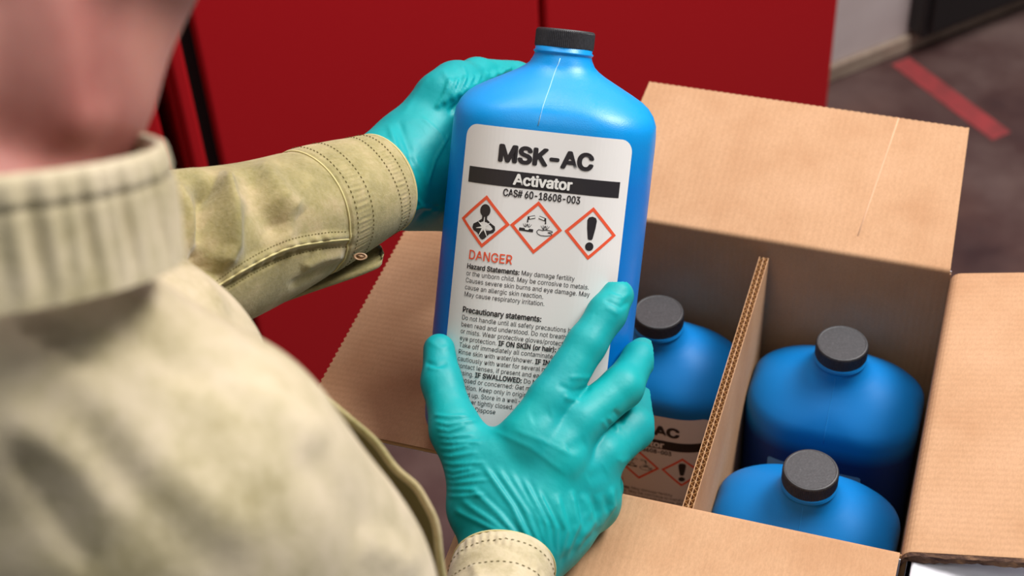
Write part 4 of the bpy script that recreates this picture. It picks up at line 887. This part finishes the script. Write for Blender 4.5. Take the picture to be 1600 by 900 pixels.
# the body itself: head, neck, trunk, arms and hands as one surface
def body_field(P):
    # head axes: face looks away from the camera, a little to the right and down
    d = chain(P, [(-75, 400, .515, 235), (-82, 235, .53, 238), (-70, 60, .53, 322), (-50, -120, .535, 385)], .004)      # neck
    cr = ell(P, K(-50, -470, .55), .079, .098, .098); d = smin(d, cr, .03)
    jaw = chain(P, [(175, -120, .545, 90), (110, 10, .590, 85), (20, 90, .66, 110), (-60, 90, .675, 115)], .02); jaw2 = chain(P, [(-310, -110, .535, 95), (-240, 50, .59, 90), (-120, 90, .66, 110)], .02)
    ck = chain(P, [(225, -220, .535, 120), (190, -330, .60, 150)], .02); ck2 = chain(P, [(-330, -220, .535, 120), (-280, -330, .60, 150)], .02)
    fc = ell(P, K(-45, -190, .615), .060, .075, .050)
    d = smin(smin(smin(smin(smin(d, jaw, .008), jaw2, .008), ck, .010), ck2, .010), fc, .02)
    nose = chain(P, [(-45, -330, .655, 30), (-45, -170, .685, 45)], .01); d = smin(d, nose, .012)
    lip = chain(P, [(-110, -50, .672, 26), (-45, -50, .685, 32), (20, -50, .672, 26)], .01); d = smin(d, lip, .01)
    for sx in (1, -1):
        ear = chain(P, [(-50+sx*372, -330, .55, 24), (-50+sx*385, -420, .56, 34), (-50+sx*372, -480, .56, 22)], .01); d = smin(d, ear, .008)
    d = smin(d, torso_field(P, .02), .02)
    return d
arms = dict()
ax_, P = grid((-.34, -.36, -1.19), (.10, .36, -.38), .0052)
F = body_field(P)
arm_l = chain(P, [(u_, v_, d_, r_*.54) for u_, v_, d_, r_ in LSL[:1:-1]]+[(600, 286, 1.04, 50)], .01)
arm_r = chain(P, [(u_, v_, d_, r_*.54) for u_, v_, d_, r_ in RSL[:1:-1]]+[(786, 890, .955, 48)], .01)
F = smin(F, arm_l, .015); F = smin(F, arm_r, .015)
F = smin(F, hand_field(P, RH, RP, .0045), .004); F = smin(F, hand_field(P, LHd, LP, .0045), .004)
v, f = nets(F, ax_); v = relax(v, f, 2); nm = vnormals(v, f)
v = crease(v, nm, [(((85, -60), (98, 60), (110, 240)), 3.2, 38), (((175, -60), (170, 60), (150, 180)), -2.2, 42), (((-15, -60), (-10, 100), (0, 260)), -3.5, 40)])
figure_mesh('body', v, f, MT(mSkin), person, label='bare neck and cheek')
# hair shell and eyes
ax_, P = grid((-.28, .02, -.68), (.03, .37, -.40), .004)
hr = ell(P, K(-50, -470, .55), .085, .104, .104); nape = chain(P, [(-66, -200, .505, 225), (-66, -330, .52, 260)], .02); hr = smin(hr, nape, .02); hr = smin(hr, chain(P, [(-50, -120, .532, 398), (-50, -330, .545, 392)], .01), .01); hr = np.maximum(hr, .108+.012*np.cos(P[0]*40)-P[1])
front = ell(P, K(-45, -150, .66), .075, .105, .085); hr = np.maximum(hr, -front)
hr += .0012*np.sin(P[0]*700+np.sin(P[1]*90)*2)*np.ones_like(hr)
v, f = nets(hr, ax_); figure_mesh('hair', relax(v, f, 1), f, MT(mHair), person, label='short brown hair')
for sx in (1, -1):
    m = MB(); c_ = to_world(K(-45+sx*140, -350, .652))-base; fwd = cdir((0, -.1, -1)); fwd /= np.linalg.norm(fwd)
    v_ = []; f_ = []
    for i in range(9):
        for j in range(16): a = math.pi*i/8; b_ = 2*math.pi*j/16; v_.append(c_+.0118*np.array([math.sin(a)*math.cos(b_), math.sin(a)*math.sin(b_), math.cos(a)]))
    f_ = [(i*16+j, i*16+(j+1) % 16, (i+1)*16+(j+1) % 16, (i+1)*16+j) for i in range(8) for j in range(16)]
    ey = obj('eye', v_, f_, MT(mEye), person, smooth=True)

# trousers and boots, in world axes
def wcone(P, a, b, r1, r2): return cone(P, np.array(a, float), np.array(b, float), r1, r2)
ax_, P = grid((-.60, -.80, .05), (.12, -.02, 1.26), .009)
F = wcone(P, (-.30, -.30, .93), (-.20, -.46, .93), .135, .135)
F = smin(F, wcone(P, (-.25, -.38, .95), (-.19, -.345, 1.09), .15, .135), .05)
F = smin(F, wcone(P, (-.38, -.30, .88), (-.40, -.26, .10), .095, .06), .03)
F = smin(F, wcone(P, (-.23, -.50, .88), (-.24, -.54, .10), .095, .06), .03)
v, f = nets(F, ax_); v = relax(v, f, 2)
mi = None
obj('trousers', v-base, f, MT(mTrouser), person, smooth=True)
for bx, by in ((-.40, -.26), (-.24, -.54)):
    ax_, P = grid((bx-.09, by-.12, .002), (bx+.27, by+.26, .20), .008)
    F = wcone(P, (bx, by, .045), (bx+.13, by+.09, .040), .042, .038); F = smin(F, wcone(P, (bx, by, .05), (bx, by, .15), .045, .06), .02)
    F = np.maximum(F, .004-P[2]+0*F); v, f = nets(F, ax_); obj('boot', relax(v, f, 1)-base, f, MT(mBoot), person, smooth=True)
